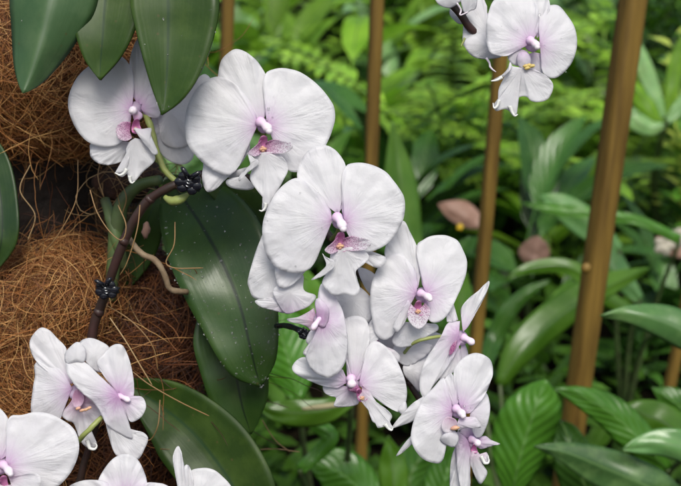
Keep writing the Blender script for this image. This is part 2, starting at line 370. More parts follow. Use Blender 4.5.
# --- F2
f = flower(oA, (264, 126), .705)
petal(f, 'sepal', (262, 122), [(247, 114), (230, 100), (220, 88), (218, 76), (221, 61), (228, 53), (236, 49), (246, 52), (256, 60), (262, 68), (266, 76), (269, 92), (267, 112)], .35, .2, mat=M_SEP)
petal(f, 'petal', (257, 126), [(256, 114), (247, 97), (234, 83), (222, 77), (211, 78), (199, 86), (191, 98), (186, 112), (185, 128), (188, 145), (200, 160), (214, 171), (229, 175), (239, 166), (246, 149), (248, 134), (252, 128)], 0, .3, drops=0)
petal(f, 'petal', (267, 125), [(266, 112), (264, 95), (263, 82), (266, 73), (271, 70), (280, 68), (290, 69), (300, 72), (311, 79), (321, 88), (329, 98), (334, 107), (335, 119), (332, 131), (327, 143), (319, 157), (308, 168), (298, 172), (288, 170), (280, 156), (273, 139)], .05, .3, drops=5)
petal(f, 'sepal', (250, 140), [(225, 145), (206, 158), (203, 168), (202, 178), (204, 187), (208, 192), (216, 189), (226, 179), (240, 165), (250, 150)], .5, .5, mat=M_SEP)
petal(f, 'lip', (264, 152), [(252, 155), (256, 161), (252, 170), (250, 179), (256, 189), (263, 198), (265, 206), (262, 211), (267, 210), (270, 204), (278, 190), (284, 179), (288, 170), (285, 160), (276, 152)], -.5, .1, cup=.4, mat=M_LIP)
petal(f, 'side_lobe', (256, 160), [(247, 152), (250, 157), (258, 160), (259, 163), (254, 168), (247, 173), (240, 181), (238, 179), (243, 171), (250, 165), (249, 159)], -.8, .1, cup=.1, closed=True, mat=M_SEP, n=30, rings=6)
lipcore(f, (263, 146), .95); column(f, (259, 121), (270, 131), 6.3, .1, -.9)
px_tube('tendril', [(266, 203, 0.7, 2.4), (265, 208, 0.7, 1.4), (262, 211, 0.7, 0.9), (259, 210, 0.7, 0.4)], M_SEPT, f, 14, 7)
petal(f, 'sepal', (245, 176), [(226, 181), (232, 178), (242, 178), (252, 184), (254, 188), (248, 190), (236, 189), (228, 186)], .5, .1, closed=True, mat=M_SEP, n=30, rings=6)
petal(f, 'sepal', (238, 170), [(228, 173), (237, 170), (249, 167), (250, 171), (240, 176), (229, 178)], .55, .1, closed=True, mat=M_SEP, n=24, rings=5)
# --- F3
f = flower(oA, (339, 221), .69)
petal(f, 'sepal', (338, 214), [(330, 208), (316, 198), (303, 188), (297, 176), (301, 161), (309, 150), (323, 145), (334, 149), (342, 158), (346, 167), (347, 180), (344, 194), (342, 208)], .35, .25, mat=M_SEP)
petal(f, 'petal', (332, 221), [(331, 211), (322, 197), (310, 184), (296, 178), (281, 187), (270, 203), (263, 222), (263, 241), (268, 258), (279, 269), (295, 273), (308, 270), (316, 260), (321, 245), (325, 234), (329, 228)], 0, .3, drops=6)
petal(f, 'petal', (345, 221), [(342, 212), (342, 195), (342, 178), (346, 166), (354, 163), (364, 163), (375, 166), (386, 172), (393, 180), (399, 188), (404, 197), (405, 208), (403, 220), (397, 232), (387, 244), (376, 250), (366, 252), (357, 247), (349, 236), (345, 228)], .05, .3, drops=3)
petal(f, 'sepal', (322, 243), [(300, 243), (280, 258), (275, 268), (276, 279), (279, 287), (286, 288), (296, 282), (304, 273), (318, 256)], .55, .6, mat=M_SEP)
petal(f, 'sepal', (350, 243), [(358, 247), (370, 255), (384, 256), (386, 262), (378, 268), (364, 262), (352, 256)], .5, .3, mat=M_SEP, n=40, rings=8)
petal(f, 'lip', (344, 248), [(331, 252), (330, 258), (332, 265), (326, 274), (322, 283), (326, 290), (335, 296), (345, 294), (354, 296), (360, 290), (357, 279), (356, 271), (364, 264), (369, 257), (364, 250), (355, 246)], -.5, .3, cup=.35, mat=M_LIP)
petal(f, 'side_lobe', (331, 263), [(322, 253), (326, 257), (333, 260), (335, 265), (330, 271), (321, 277), (311, 280), (319, 273), (326, 266), (325, 260)], -.8, .1, cup=.1, closed=True, mat=M_SEP, n=30, rings=6)
lipcore(f, (340, 243), 1.0); column(f, (336, 216), (344, 229), 6.5, .1, -1.0)
# --- F4
f = flower(oA, (422, 295), .705)
petal(f, 'sepal', (418, 288), [(421, 272), (420, 256), (416, 244), (410, 232), (404, 221), (396, 226), (388, 240), (385, 256), (398, 276), (412, 286)], .4, .3, mat=M_SEP)
petal(f, 'petal', (416, 294), [(418, 284), (416, 272), (410, 262), (401, 254), (390, 255), (379, 266), (372, 282), (370, 300), (372, 318), (376, 334), (384, 340), (393, 335), (399, 322), (408, 309), (413, 300)], 0, .2)
petal(f, 'petal', (426, 293), [(422, 284), (420, 272), (417, 258), (417, 245), (423, 240), (431, 236), (443, 235), (451, 237), (458, 241), (463, 250), (467, 261), (466, 274), (462, 286), (457, 297), (450, 311), (441, 321), (431, 322), (425, 312), (424, 301)], .1, .5)
petal(f, 'sepal', (400, 318), [(380, 312), (370, 322), (367, 334), (364, 351), (368, 349), (376, 340), (386, 334), (396, 328)], .35, .4, mat=M_SEP)
petal(f, 'sepal', (410, 303), [(408, 300), (403, 308), (398, 316), (393, 327), (396, 332), (400, 330), (406, 320), (411, 308)], -.15, -.1, mat=M_SEP, n=30, rings=8)
petal(f, 'lip', (418, 311), [(411, 304), (408, 312), (408, 319), (413, 326), (419, 329), (425, 325), (429, 317), (430, 309), (425, 303)], -.35, -.3, cup=-.2, mat=M_SPOT, n=40, rings=9)
petal(f, 'lip', (412, 322), [(403, 322), (396, 332), (392, 341), (397, 347), (407, 347), (418, 343), (428, 336), (438, 330), (436, 324), (424, 326)], .25, .2, mat=M_SEP)
lipcore(f, (418, 309), .75, side=(False, False)); column(f, (419, 293), (431, 299), 5.2, .1, -.9)
# --- flower behind F4, white lobes
f = flower(oA, (436, 400), .722, 'half hidden flower seen between the larger ones', (414, 352))
petal(f, 'petal', (405, 352), [(395, 345), (404, 340), (418, 342), (432, 345), (430, 352), (420, 360), (408, 366), (399, 362), (393, 352)], 0, .1, closed=True, mat=M_SEP, n=44, rings=9)
petal(f, 'petal', (412, 370), [(404, 364), (416, 355), (426, 352), (430, 365), (426, 382), (420, 392), (412, 384), (404, 374)], .2, .1, closed=True, mat=M_SEP, n=44, rings=9)
petal(f, 'lip', (382, 350), [(374, 336), (383, 345), (394, 350), (400, 356), (399, 362), (393, 363), (384, 355), (376, 347)], -.9, .1, closed=True, mat=M_LIP, n=40, rings=7, cen=(374, 338))
px_tube('pedicel', [(398, 362, .735, 1.5), (411, 345, .712, 1.7), (425, 339, .708, 1.8), (443, 336, .712, 1.6)], M_PED, f, 20)
# --- F5
f = flower(oA, (353, 384), .705)
petal(f, 'sepal', (354, 383), [(347, 375), (346, 360), (344, 340), (343, 322), (349, 317), (358, 316), (366, 320), (370, 332), (368, 350), (364, 365), (361, 378)], .25, .3, mat=M_PET)
petal(f, 'petal', (348, 382), [(343, 370), (325, 360), (306, 357), (297, 360), (292, 368), (297, 375), (310, 381), (323, 386), (338, 388)], .1, .4)
petal(f, 'petal', (359, 385), [(361, 374), (364, 358), (368, 346), (375, 341), (384, 345), (393, 354), (400, 367), (405, 380), (407, 393), (405, 405), (400, 412), (391, 409), (379, 401), (369, 393), (362, 388)], 0, .1)
petal(f, 'sepal', (352, 388), [(338, 384), (324, 385), (324, 392), (330, 396), (336, 398), (334, 406), (345, 407), (358, 404), (358, 395)], .3, .2, mat=M_SEP)
petal(f, 'petal', (403, 409), [(398, 409), (405, 401), (407, 410), (404, 416), (400, 413)], .15, .1, closed=True, mat=M_SEP, n=20, rings=4)
petal(f, 'lip', (362, 392), [(362, 385), (369, 391), (378, 404), (386, 409), (392, 416), (390, 422), (393, 428), (390, 431), (385, 427), (378, 428), (376, 424), (372, 421), (371, 414), (364, 405), (358, 397)], -.5, .1, cup=.2, mat=M_LIP)
lipcore(f, (361, 396), .7, rot=-.5, side=(False, False)); column(f, (351, 378), (352, 387), 6.2, .1, -.7, cap=False)
px_tube('tendril', [(385, 424, 0.7, 2.2), (389, 429, 0.7, 1.4), (392, 430, 0.7, 0.8), (393, 427, 0.7, 0.4)], M_SEPT, f, 14, 7)
petal(f, 'side_lobe', (355, 388), [(350, 382), (356, 384), (361, 390), (360, 395), (354, 392), (348, 390)], -.6, 0, closed=True, mat=M_SPOT, n=20, rings=5, cen=(358, 390))
# --- F9: side-on flower left
f = flower(oA, (320, 320), .692, 'flower seen from the side with one broad drooping petal')
petal(f, 'petal', (321, 320), [(319, 308), (318, 296), (321, 284), (328, 285), (335, 296), (342, 309), (346, 325), (348, 343), (346, 360), (339, 372), (328, 378), (314, 372), (307, 362), (306, 355), (310, 346), (318, 336), (320, 328)], 0, .2, cup=.9)
petal(f, 'petal', (318, 322), [(314, 308), (308, 312), (298, 317), (287, 319), (290, 322), (300, 324), (307, 327), (313, 332), (318, 331)], .3, .9, mat=M_LIP, n=40, rings=9)
petal(f, 'lip', (316, 334), [(312, 330), (306, 340), (309, 345), (314, 343), (303, 352), (308, 357), (318, 352), (322, 338)], .35, .2, closed=True, mat=M_SEP, n=36, rings=8, cen=(318, 312))
column(f, (322, 316), (312, 330), 4.2, .1, -.3, cap=False)
petal(f, 'sepal', (323, 310), [(319, 298), (315, 302), (316, 312), (318, 325), (326, 327), (329, 310)], -.2, 0, closed=True, mat=M_PET, n=24, rings=6, cen=(318, 318))
# --- F10: flower behind F3 to the left
f = flower(oA, (288, 322), .708, 'flower facing away, tucked under its larger neighbour', (284, 268))
petal(f, 'petal', (282, 262), [(266, 226), (261, 238), (255, 254), (248, 279), (249, 288), (253, 297), (262, 300), (274, 302), (284, 296), (296, 280)], 0, .2, mat=M_SEP)
petal(f, 'petal', (290, 292), [(277, 286), (290, 284), (303, 275), (304, 290), (316, 296), (309, 306), (298, 311), (287, 314), (281, 309), (276, 300), (273, 292)], -.3, 0, closed=True, mat=M_SEP)
petal(f, 'sepal', (285, 303), [(255, 301), (266, 298), (278, 299), (284, 308), (284, 313), (272, 310), (261, 307)], .1, .1, closed=True, mat=M_SEP, n=40, rings=8)
# --- F11: white petals between F3 and F5
f = flower(oA, (352, 300), .718, 'flower mostly hidden behind the drooping lip above it', (350, 283))
petal(f, 'petal', (352, 300), [(334, 290), (352, 284), (366, 292), (373, 303), (373, 316), (366, 323), (352, 326), (343, 318), (338, 304)], 0, .1, closed=True, mat=M_SEP, n=44, rings=9, cen=(352, 385))
petal(f, 'petal', (368, 280), [(358, 268), (372, 272), (378, 282), (379, 300), (372, 296), (364, 286)], .6, .1, closed=True, mat=M_SEP, n=30, rings=7, cen=(352, 385))
f = flower(oA, (398, 352), .735, 'pale flower buried deep in the middle of the spray', (385, 330))
petal(f, 'petal', (385, 330), [(368, 318), (380, 310), (398, 318), (406, 334), (396, 350), (382, 352), (368, 340)], 0, .1, closed=True, mat=M_SEP, n=44, rings=9, cen=(398, 400))
petal(f, 'petal', (415, 348), [(400, 338), (420, 330), (444, 336), (448, 352), (436, 372), (418, 378), (404, 364)], .1, .1, closed=True, mat=M_SEP, n=44, rings=9, cen=(430, 420))
petal(f, 'sepal', (392, 370), [(380, 352), (396, 346), (404, 362), (404, 384), (396, 392), (386, 376)], .9, .1, closed=True, mat=M_SEP, n=44, rings=9, cen=(398, 420))
# --- F6 side view right
f = flower(oA, (461, 338), .712, 'flower in profile with one upright narrow petal')
petal(f, 'sepal', (463, 332), [(462, 320), (461, 309), (468, 299), (478, 291), (485, 284), (489, 281), (489, 285), (485, 296), (477, 311), (468, 327)], .1, .5, cup=.2)
petal(f, 'sepal', (453, 322), [(447, 322), (446, 313), (444, 300), (446, 288), (448, 290), (453, 302), (458, 320)], 0, .2, cup=.2, mat=M_SEP, n=40, rings=9)
petal(f, 'petal', (459, 334), [(460, 321), (448, 323), (441, 336), (434, 347), (425, 361), (420, 378), (420, 391), (425, 399), (431, 389), (441, 376), (453, 358), (461, 342)], -.1, 0, cup=.35)
petal(f, 'petal', (458, 345), [(447, 360), (439, 378), (445, 378), (455, 371), (460, 365), (461, 352)], .2, .1, cup=.2, mat=M_SEP, n=40, rings=9)
petal(f, 'petal', (461, 346), [(458, 360), (462, 363), (468, 357), (467, 349), (464, 343)], .35, .1, cup=.2, mat=M_SEP, n=30, rings=6)
petal(f, 'lip', (453, 350), [(457, 340), (456, 347), (452, 354), (449, 355), (451, 346)], -.35, 0, cup=.1, closed=True, mat=M_SPOT, n=20, rings=5, cen=(453, 349))
column(f, (462, 337), (474, 344), 5.0, .1, -.5, cap=False)
# --- F7
f = flower(oA, (457, 410), .70)
petal(f, 'sepal', (456, 408), [(449, 402), (444, 390), (445, 379), (451, 373), (456, 384), (459, 400)], .1, .2, mat=M_SEP)
petal(f, 'petal', (461, 408), [(457, 398), (454, 384), (454, 370), (459, 362), (466, 356), (475, 353), (484, 355), (491, 361), (493, 373), (490, 383), (485, 395), (478, 405), (470, 413), (464, 413)], .1, .3, drops=4)
petal(f, 'petal', (453, 411), [(449, 398), (444, 378), (433, 388), (422, 400), (416, 414), (412, 427), (411, 439), (415, 450), (423, 459), (433, 463), (440, 463), (444, 457), (443, 452), (440, 449), (441, 438), (444, 427), (449, 418)], 0, -.1)
petal(f, 'sepal', (424, 408), [(424, 396), (413, 403), (405, 411), (397, 420), (392, 428), (400, 426), (411, 422), (420, 416)], .45, .2, mat=M_SEP, n=40, rings=9)
petal(f, 'sepal', (414, 440), [(411, 436), (404, 444), (396, 456), (402, 453), (410, 446), (414, 443)], .5, .2, mat=M_SEP, n=26, rings=6)
petal(f, 'sepal', (470, 414), [(478, 402), (486, 393), (490, 406), (488, 422), (481, 437), (475, 436), (470, 425)], .35, .2, mat=M_SEP)
petal(f, 'lip', (457, 424), [(459, 418), (467, 417), (476, 418), (481, 427), (474, 428), (465, 428), (458, 431)], -.5, -.1, mat=M_SEP, n=40, rings=8)
petal(f, 'lip', (449, 424), [(447, 417), (442, 424), (444, 432), (452, 432), (457, 428), (456, 420)], -.2, 0, cup=-.2, closed=True, mat=M_LIP, n=30, rings=6)
petal(f, 'lip', (449, 437), [(449, 430), (443, 435), (440, 440), (446, 445), (455, 447), (459, 438), (455, 431)], -.35, .1, closed=True, mat=M_SEP, n=30, rings=6)
column(f, (455, 408), (464, 416), 5.4, .1, -.9)
V, F = ell(P(455, 428, .696), (.0016, .0014, .003), (1, 0, .2), 6, 8); mk('callus', V, F, M_CAL, f)
# --- F8
f = flower(oA, (472, 441), .712)
petal(f, 'sepal', (470, 438), [(476, 432), (482, 424), (476, 420), (464, 424), (460, 431), (463, 437)], .3, .2, mat=M_PET, n=40, rings=8)
petal(f, 'sepal', (476, 443), [(477, 439), (485, 436), (491, 440), (500, 444), (492, 446), (482, 449), (477, 447)], .1, .3, mat=M_PET, n=40, rings=8)
petal(f, 'petal', (468, 441), [(463, 434), (457, 432), (456, 447), (457, 467), (460, 485), (465, 498), (470, 488), (470, 472), (471, 455), (470, 446)], -.3, .2, cup=.5, mat=M_PET)
petal(f, 'petal', (462, 448), [(456, 445), (452, 456), (450, 472), (451, 494), (462, 500), (466, 470)], .2, .3, mat=M_SEP, n=40)
petal(f, 'lip', (474, 456), [(471, 452), (470, 462), (474, 474), (478, 482), (481, 484), (486, 477), (487, 471), (482, 463), (488, 463), (489, 457), (486, 452), (487, 459), (481, 458), (478, 452)], -.4, .1, closed=True, mat=M_LIP, n=56, rings=8)
column(f, (470, 439), (480, 445), 4.8, .1, -.7, cap=False); lipcore(f, (474, 449), .45, side=(False, False), cal=False)
px_tube('tendril', [(481, 456, 0.708, 2), (485, 463, 0.708, 1.5), (489, 462, 0.708, 1), (488, 456, 0.708, 0.5)], M_SEPT, f, 14, 7)
# --- F1 upper left
f = flower(oA, (136, 108), .728)
petal(f, 'sepal', (138, 105), [(133, 96), (131, 78), (130, 58), (139, 37), (152, 40), (160, 62), (162, 90), (150, 102)], .3, .3, mat=M_PET)
petal(f, 'petal', (132, 109), [(132, 99), (134, 84), (131, 68), (122, 57), (107, 58), (92, 64), (79, 75), (71, 89), (68, 103), (71, 118), (79, 133), (90, 143), (106, 147), (120, 143), (128, 130), (131, 118)], 0, .3)
petal(f, 'petal', (141, 108), [(145, 96), (155, 86), (164, 98), (162, 108), (159, 117), (150, 117), (144, 114)], .2, .2)
petal(f, 'petal', (170, 112), [(160, 112), (159, 128), (163, 143), (174, 148), (187, 146), (191, 132), (203, 112), (212, 85), (204, 74), (190, 86), (172, 98)], .9, .2, closed=True, mat=M_PET)
petal(f, 'sepal', (168, 125), [(152, 116), (153, 130), (158, 147), (165, 158), (177, 164), (188, 163), (194, 154), (192, 130), (180, 108), (162, 106)], 1.3, .2, closed=True, mat=M_PET)
petal(f, 'sepal', (130, 142), [(112, 140), (92, 143), (90, 150), (91, 157), (98, 163), (109, 165), (123, 161), (131, 156)], .4, .3, mat=M_PET)
petal(f, 'lip', (135, 138), [(129, 142), (126, 150), (128, 162), (126, 170), (121, 173), (115, 173), (122, 177), (127, 174), (129, 181), (133, 183), (143, 172), (155, 160), (151, 149), (144, 140)], -.4, .2, mat=M_PET)
petal(f, 'side_lobe', (149, 142), [(134, 128), (142, 129), (151, 128), (151, 135), (155, 145), (158, 153), (154, 155), (149, 149), (143, 142), (138, 135)], -.9, .1, closed=True, mat=M_PET, n=40, rings=8)
petal(f, 'side_lobe', (130, 132), [(131, 122), (122, 122), (116, 128), (118, 138), (126, 141), (132, 138)], -.3, -.1, mat=M_SPOT, n=30, rings=7, cen=(133, 126), cup=-.2)
lipcore(f, (136, 127), .75, side=(False, False)); column(f, (139, 118), (131, 109), 6.0, .1, -.8, mat=M_COL)
px_tube('tendril', [(127, 169, 0.7235, 2.2), (124, 173, 0.7235, 1.6), (120, 175, 0.7235, 1.1), (115, 173, 0.7235, 0.5)], M_SEPT, f, 14, 7)
px_tube('tendril', [(130, 176, 0.7235, 2.4), (130, 180, 0.7235, 1.5), (132, 183, 0.7235, 0.9), (135, 181, 0.7235, 0.4)], M_SEPT, f, 14, 7)
px_tube('pedicel', [(143, 113, .735, 2), (149, 122, .731, 3.3), (153, 135, .731, 3.3), (157, 152, .731, 3.2), (165, 170, .732, 3), (178, 184, .733, 3)], M_PED, f)
# --- pedicels joining the flowers to the spike
for sp in ([(264, 126, .715, 3), (262, 150, .735, 2.4), (255, 181, .745, 2.4)], [(339, 221, .70, 3), (338, 232, .72, 2.4), (331, 240, .74, 2.4)],
           [(422, 295, .715, 3), (405, 310, .735, 2.2), (384, 318, .74, 2.4)], [(354, 384, .715, 3), (366, 372, .73, 2.2), (399, 358, .74, 2.2)],
           [(320, 322, .70, 3), (345, 318, .735, 2.2), (384, 315, .74, 2.2)], [(457, 410, .71, 3), (440, 408, .73, 2.2), (420, 400, .74, 2.2)],
           [(472, 441, .72, 3), (465, 440, .735, 2.2), (450, 434, .744, 2.2)], [(461, 338, .72, 3), (443, 336, .712, 2.2)]):
    sp = sp if len(sp) > 2 else [sp[0], ((sp[0][0]+sp[1][0])/2, (sp[0][1]+sp[1][1])/2, .715, 2.4), sp[1]]
    px_tube('pedicel', sp, M_PED, oA, 12, 8)
px_tube('pedicel', [(165, 197, .725, 2.5), (172, 201, .722, 4.5), (181, 199, .72, 4.5), (188, 194, .722, 2)], M_PED, oA, 12)

# --- leaves
def strip_leaf(name, parent, rows, mat, fold=.6, curl=0, n=40, m=13, tone=.5, thick=.0014, drops=0, wav=.1):
    """rows: px, py, depth m, half width left px, half width right px; fold in cm of depth at the margin"""
    c = catmull(rows, n); V = []; uv = []; sd = random.random()*30
    for i in range(n):
        a = c[max(i-1, 0)]; b = c[min(i+1, n-1)]; t = (b-a)[:2]; t = t/max(np.linalg.norm(t), 1e-6); s = np.array([t[1], -t[0]])
        for j in range(m):
            u = -1+2*j/(m-1); hw = max(c[i][3], .05) if u > 0 else max(c[i][4], .05)
            q = c[i][:2] + s*u*hw; D = c[i][2]
            z = fold*abs(u)**1.2*min(1, hw/25) + curl*u*u*u + wav*noise.noise(Vector((i*.14, u*1.2, sd)))
            V.append(P(q[0], q[1], D + z/100)); uv.append((u, i/n))
    F = [(i*m+j, i*m+j+1, (i+1)*m+j+1, (i+1)*m+j) for i in range(n-1) for j in range(m-1)]
    o = mk(name, V, F, mat, parent, V[m//2], uv, {'tone': [tone]*len(V)}, solid=thick)
    if drops: add_drops(o, V, drops, parent, .0002, .0007)
    return o
strip_leaf('leaf', oA, [(168, 178, .835, 6, 6), (184, 200, .812, 34, 30), (203, 228, .790, 49, 44), (222, 262, .776, 50, 49), (240, 305, .771, 38, 46), (250, 345, .772, 29, 36), (256, 370, .775, 19, 24), (261, 386, .778, 1, 1)], M_ORLW, fold=-.35, wav=.3, drops=500)
strip_leaf('leaf', oA, [(212, 290, .80, 10, 10), (226, 330, .795, 36, 34), (235, 370, .797, 33, 34), (242, 405, .802, 26, 28), (248, 424, .806, 12, 13), (251, 434, .808, 1, 1)], M_ORLW, fold=-.6, tone=.4)
strip_leaf('leaf', oA, [(128, 385, .80, 8, 8), (155, 402, .80, 26, 24), (185, 425, .79, 36, 40), (212, 455, .785, 42, 44), (236, 492, .78, 40, 44), (250, 530, .78, 30, 34)], M_ORL, fold=-.8, tone=.12)
strip_leaf('leaf', oA, [(205, 180, .80, 8, 8), (232, 192, .80, 20, 20), (256, 215, .80, 20, 22), (272, 248, .80, 10, 12), (278, 262, .80, 1, 1)], M_ORL, fold=-.4, tone=.4)
strip_leaf('leaf', oA, [(110, 290, .83, 14, 14), (135, 250, .83, 20, 20), (150, 215, .82, 16, 16), (160, 190, .82, 8, 8)], M_ORL, fold=-.5, tone=.2)
px_tube('aerial_root', [(128, 236, .76, 2.4), (133, 244, .752, 3), (142, 254, .75, 3.2), (156, 261, .75, 3.2), (165, 276, .752, 3), (169, 288, .755, 3), (177, 291, .758, 3), (187, 292, .765, 3)], M_ROOT, oA, 30)
px_tube('pseudobulb', [(110, 300, .80, 6), (114, 262, .795, 7), (117, 225, .79, 8), (124, 200, .785, 7), (140, 185, .78, 6), (160, 180, .77, 5)], M_STEMG, oA, 24)
px_tube('pseudobulb', [(105, 200, .80, 5), (112, 222, .79, 6), (118, 245, .79, 6), (124, 268, .80, 5)], M_STEMG, oA, 20)
V, F = ell(P(146, 230, .77), (.0028, .0028, .006), (.1, 0, 1), 7, 9, None, None, .4); mk('root_tip', V, F, M_ROCK, oA)

# ================================================================ orchid with hanging leaves
oB = empty('orchid_plant', P(110, -90, .78)); tag(oB, 'orchid mounted above, three thick dark green leaves hanging down over the coir', 'orchid')
strip_leaf('leaf', oB, [(75, -80, .735, 30, 30), (60, -40, .70, 42, 40), (51, 0, .69, 45, 41), (43, 35, .688, 33, 32), (33, 68, .686, 19, 20), (27, 84, .685, 9, 10), (23, 93, .684, .5, .5)], M_ORLB, fold=1.6, tone=.55, drops=10)
strip_leaf('leaf', oB, [(118, -70, .74, 25, 25), (110, -30, .715, 36, 34), (105, 5, .708, 38, 37), (103, 35, .705, 29, 28), (101, 60, .705, 17, 17), (100, 80, .705, .5, .5)], M_ORL, fold=-.4, tone=.3)
strip_leaf('leaf', oB, [(160, -80, .735, 28, 25), (166, -40, .70, 44, 34), (168, 0, .69, 51, 38), (168, 35, .688, 46, 31), (167, 70, .686, 34, 21), (165, 96, .685, 19, 11), (162, 115, .684, .5, .5)], M_ORL, fold=-.6, tone=.5, drops=40)
px_tube('stem', [(60, -110, .80, 9), (110, -95, .78, 12), (165, -105, .78, 9)], M_STEMG, oB, 14)
oL = empty('orchid_plant', P(-30, 140, .82)); tag(oL, 'dark green orchid leaf at the left edge beside the hollow between coir pads', 'orchid')
strip_leaf('leaf', oL, [(-22, 130, .80, 10, 10), (-5, 165, .79, 15, 18), (2, 205, .785, 16, 20), (2, 240, .785, 15, 20), (-4, 268, .79, 3, 6), (-8, 276, .79, .5, .5)], M_ORLW, fold=-.5, tone=.55)

# ================================================================ orchid lower left
oC = empty('orchid_plant', P(60, 540, .74)); tag(oC, 'cluster of white orchid flowers in the lower left corner before the coir', 'orchid')
px_tube('flower_spike', [(60, 560, .76, 4), (75, 500, .745, 4), (85, 460, .74, 3.5), (95, 430, .735, 3), (101, 416, .73, 2.6)], M_STEM, oC, 24)
f = flower(oC, (76, 392), .715, 'flower seen from the side with a magenta throat')
petal(f, 'sepal', (72, 384), [(52, 376), (36, 361), (30, 348), (31, 338), (40, 328), (49, 330), (57, 338), (66, 348), (68, 362), (72, 375)], .2, .3, mat=M_PET)
petal(f, 'petal', (72, 388), [(62, 368), (46, 358), (35, 364), (35, 376), (33, 388), (31, 411), (38, 420), (58, 421), (63, 410), (69, 396)], 0, .4, cup=.6)
petal(f, 'lip', (80, 404), [(77, 391), (70, 403), (64, 410), (62, 416), (68, 421), (74, 424), (80, 440), (86, 447), (92, 449), (97, 446), (96, 442), (93, 445), (88, 441), (88, 432), (98, 422), (102, 413), (94, 402), (86, 394)], .2, .5, closed=True, mat=M_LIP, cen=(78, 397))
petal(f, 'throat', (78, 397), [(76, 389), (82, 392), (84, 400), (80, 407), (74, 407), (72, 399)], -.1, 0, cup=-.3, closed=True, mat=M_LIP, n=30, rings=7, cen=(78, 395))
V, F = [], []
for dx in (-4, 0, 4, 7): ell(P(82+dx, 411-abs(dx-1)*.5, .711), (.0011, .0010, .0018), (1, 0, .4), 6, 8, V, F, .3, dx)
mk('callus', V, F, M_CAL, f)
px_tube('tendril', [(87, 440, 0.716, 2.6), (90, 448, 0.716, 1.8), (95, 449, 0.716, 1.2), (97, 445, 0.716, 0.7), (94, 443, 0.716, 0.4)], M_SEPT, f, 14, 7)
f = flower(oC, (118, 396), .705, 'flower in profile turned to the right, its petals folded')
petal(f, 'petal', (118, 395), [(117, 392), (100, 376), (86, 363), (76, 359), (67, 362), (66, 368), (70, 379), (81, 392), (94, 403), (102, 416), (107, 425), (120, 434), (132, 439), (130, 427), (123, 405)], -.3, .3, cup=.5)
petal(f, 'petal', (76, 358), [(66, 363), (65, 354), (70, 347), (77, 342), (83, 345), (86, 353), (84, 362), (76, 362)], .1, 0, closed=True, mat=M_PET, n=36, rings=8)
petal(f, 'sepal', (95, 356), [(80, 342), (89, 338), (100, 341), (110, 349), (110, 368), (98, 372), (86, 362), (83, 350)], .5, .1, closed=True, mat=M_SEP, n=44, rings=9)
petal(f, 'petal', (119, 394), [(108, 382), (97, 364), (103, 355), (110, 347), (117, 344), (123, 346), (128, 356), (132, 370), (134, 385), (133, 397), (124, 398)], .2, .2)
petal(f, 'lip', (120, 398), [(121, 395), (131, 396), (142, 397), (146, 405), (144, 413), (139, 419), (131, 422), (127, 415), (123, 405)], 0, -.3, cup=.4)
petal(f, 'sepal', (110, 424), [(105, 421), (109, 437), (114, 452), (120, 457), (137, 460), (145, 448), (148, 438), (142, 432), (133, 433), (120, 426)], .2, .1, cup=.5)
column(f, (118, 396), (130, 401), 4, .1, -.4, cap=False)
px_tube('pedicel', [(72, 450, .735, 2.3), (81, 438, .712, 2.6), (91, 428, .708, 2.7), (102, 417, .712, 2.6)], M_PED, f, 16)
f = flower(oC, (2, 466), .675, 'flower facing the viewer, cut off by the left edge')
petal(f, 'sepal', (0, 460), [(8, 455), (11, 440), (10, 425), (6, 415), (-3, 407), (-14, 410), (-18, 425), (-12, 445), (-6, 456)], .4, .3, mat=M_PET)
petal(f, 'petal', (6, 466), [(6, 455), (6, 438), (7, 424), (11, 416), (22, 415), (35, 412), (50, 414), (64, 421), (73, 428), (78, 438), (79, 450), (76, 462), (69, 475), (57, 487), (42, 492), (24, 486), (12, 475)], 0, .3, drops=2)
petal(f, 'petal', (-4, 466), [(-6, 456), (-14, 440), (-30, 430), (-50, 436), (-62, 455), (-58, 480), (-40, 492), (-16, 484)], 0, .3)
petal(f, 'lip', (4, 486), [(-8, 482), (-12, 500), (-6, 520), (4, 532), (14, 518), (20, 500), (14, 484)], -.5, .2, mat=M_LIP)
petal(f, 'side_lobe', (10, 481), [(8, 476), (20, 475), (32, 473), (39, 475), (41, 482), (38, 490), (24, 492), (12, 488)], -.5, -.4, cup=-.3, mat=M_LIP, n=36, rings=8)
lipcore(f, (3, 486), .95, side=(False, True)); column(f, (2, 464), (11, 474), 5.5, .1, -1.0)
f = flower(oC, (126, 500), .69, 'flower rising into view at the bottom edge, rounded top petal')
petal(f, 'sepal', (124, 500), [(112, 498), (98, 492), (98, 481), (105, 468), (114, 458), (125, 454), (136, 458), (143, 469), (147, 484), (142, 496)], .1, .3, mat=M_PET)
petal(f, 'petal', (120, 503), [(114, 490), (106, 482), (94, 480), (81, 481), (68, 487), (58, 500), (62, 520), (84, 530), (108, 522)], 0, .3)
petal(f, 'petal', (132, 503), [(138, 490), (146, 483), (158, 483), (168, 486), (184, 498), (190, 516), (176, 532), (150, 528)], 0, .3)
petal(f, 'lip', (126, 508), [(116, 508), (114, 525), (126, 545), (138, 525), (136, 508)], -.5, .2, mat=M_LIP)
column(f, (126, 500), (128, 509), 5.5, .1, -1.0)
f = flower(oC, (186, 520), .70, 'flower at the bottom edge with one narrow upright petal')
petal(f, 'sepal', (182, 510), [(179, 492), (175, 472), (173, 460), (174, 452), (178, 446), (181, 451), (183, 460), (187, 478), (190, 500)], .1, .2, cup=.3, mat=M_PET)
petal(f, 'petal', (188, 512), [(184, 488), (184, 468), (188, 465), (192, 474), (196, 500)], .2, .1, cup=.2, mat=M_PET, n=30, rings=8)
petal(f, 'petal', (196, 514), [(190, 490), (190, 472), (203, 468), (214, 470), (223, 477), (231, 486), (238, 500), (236, 520), (216, 532)], 0, .3)
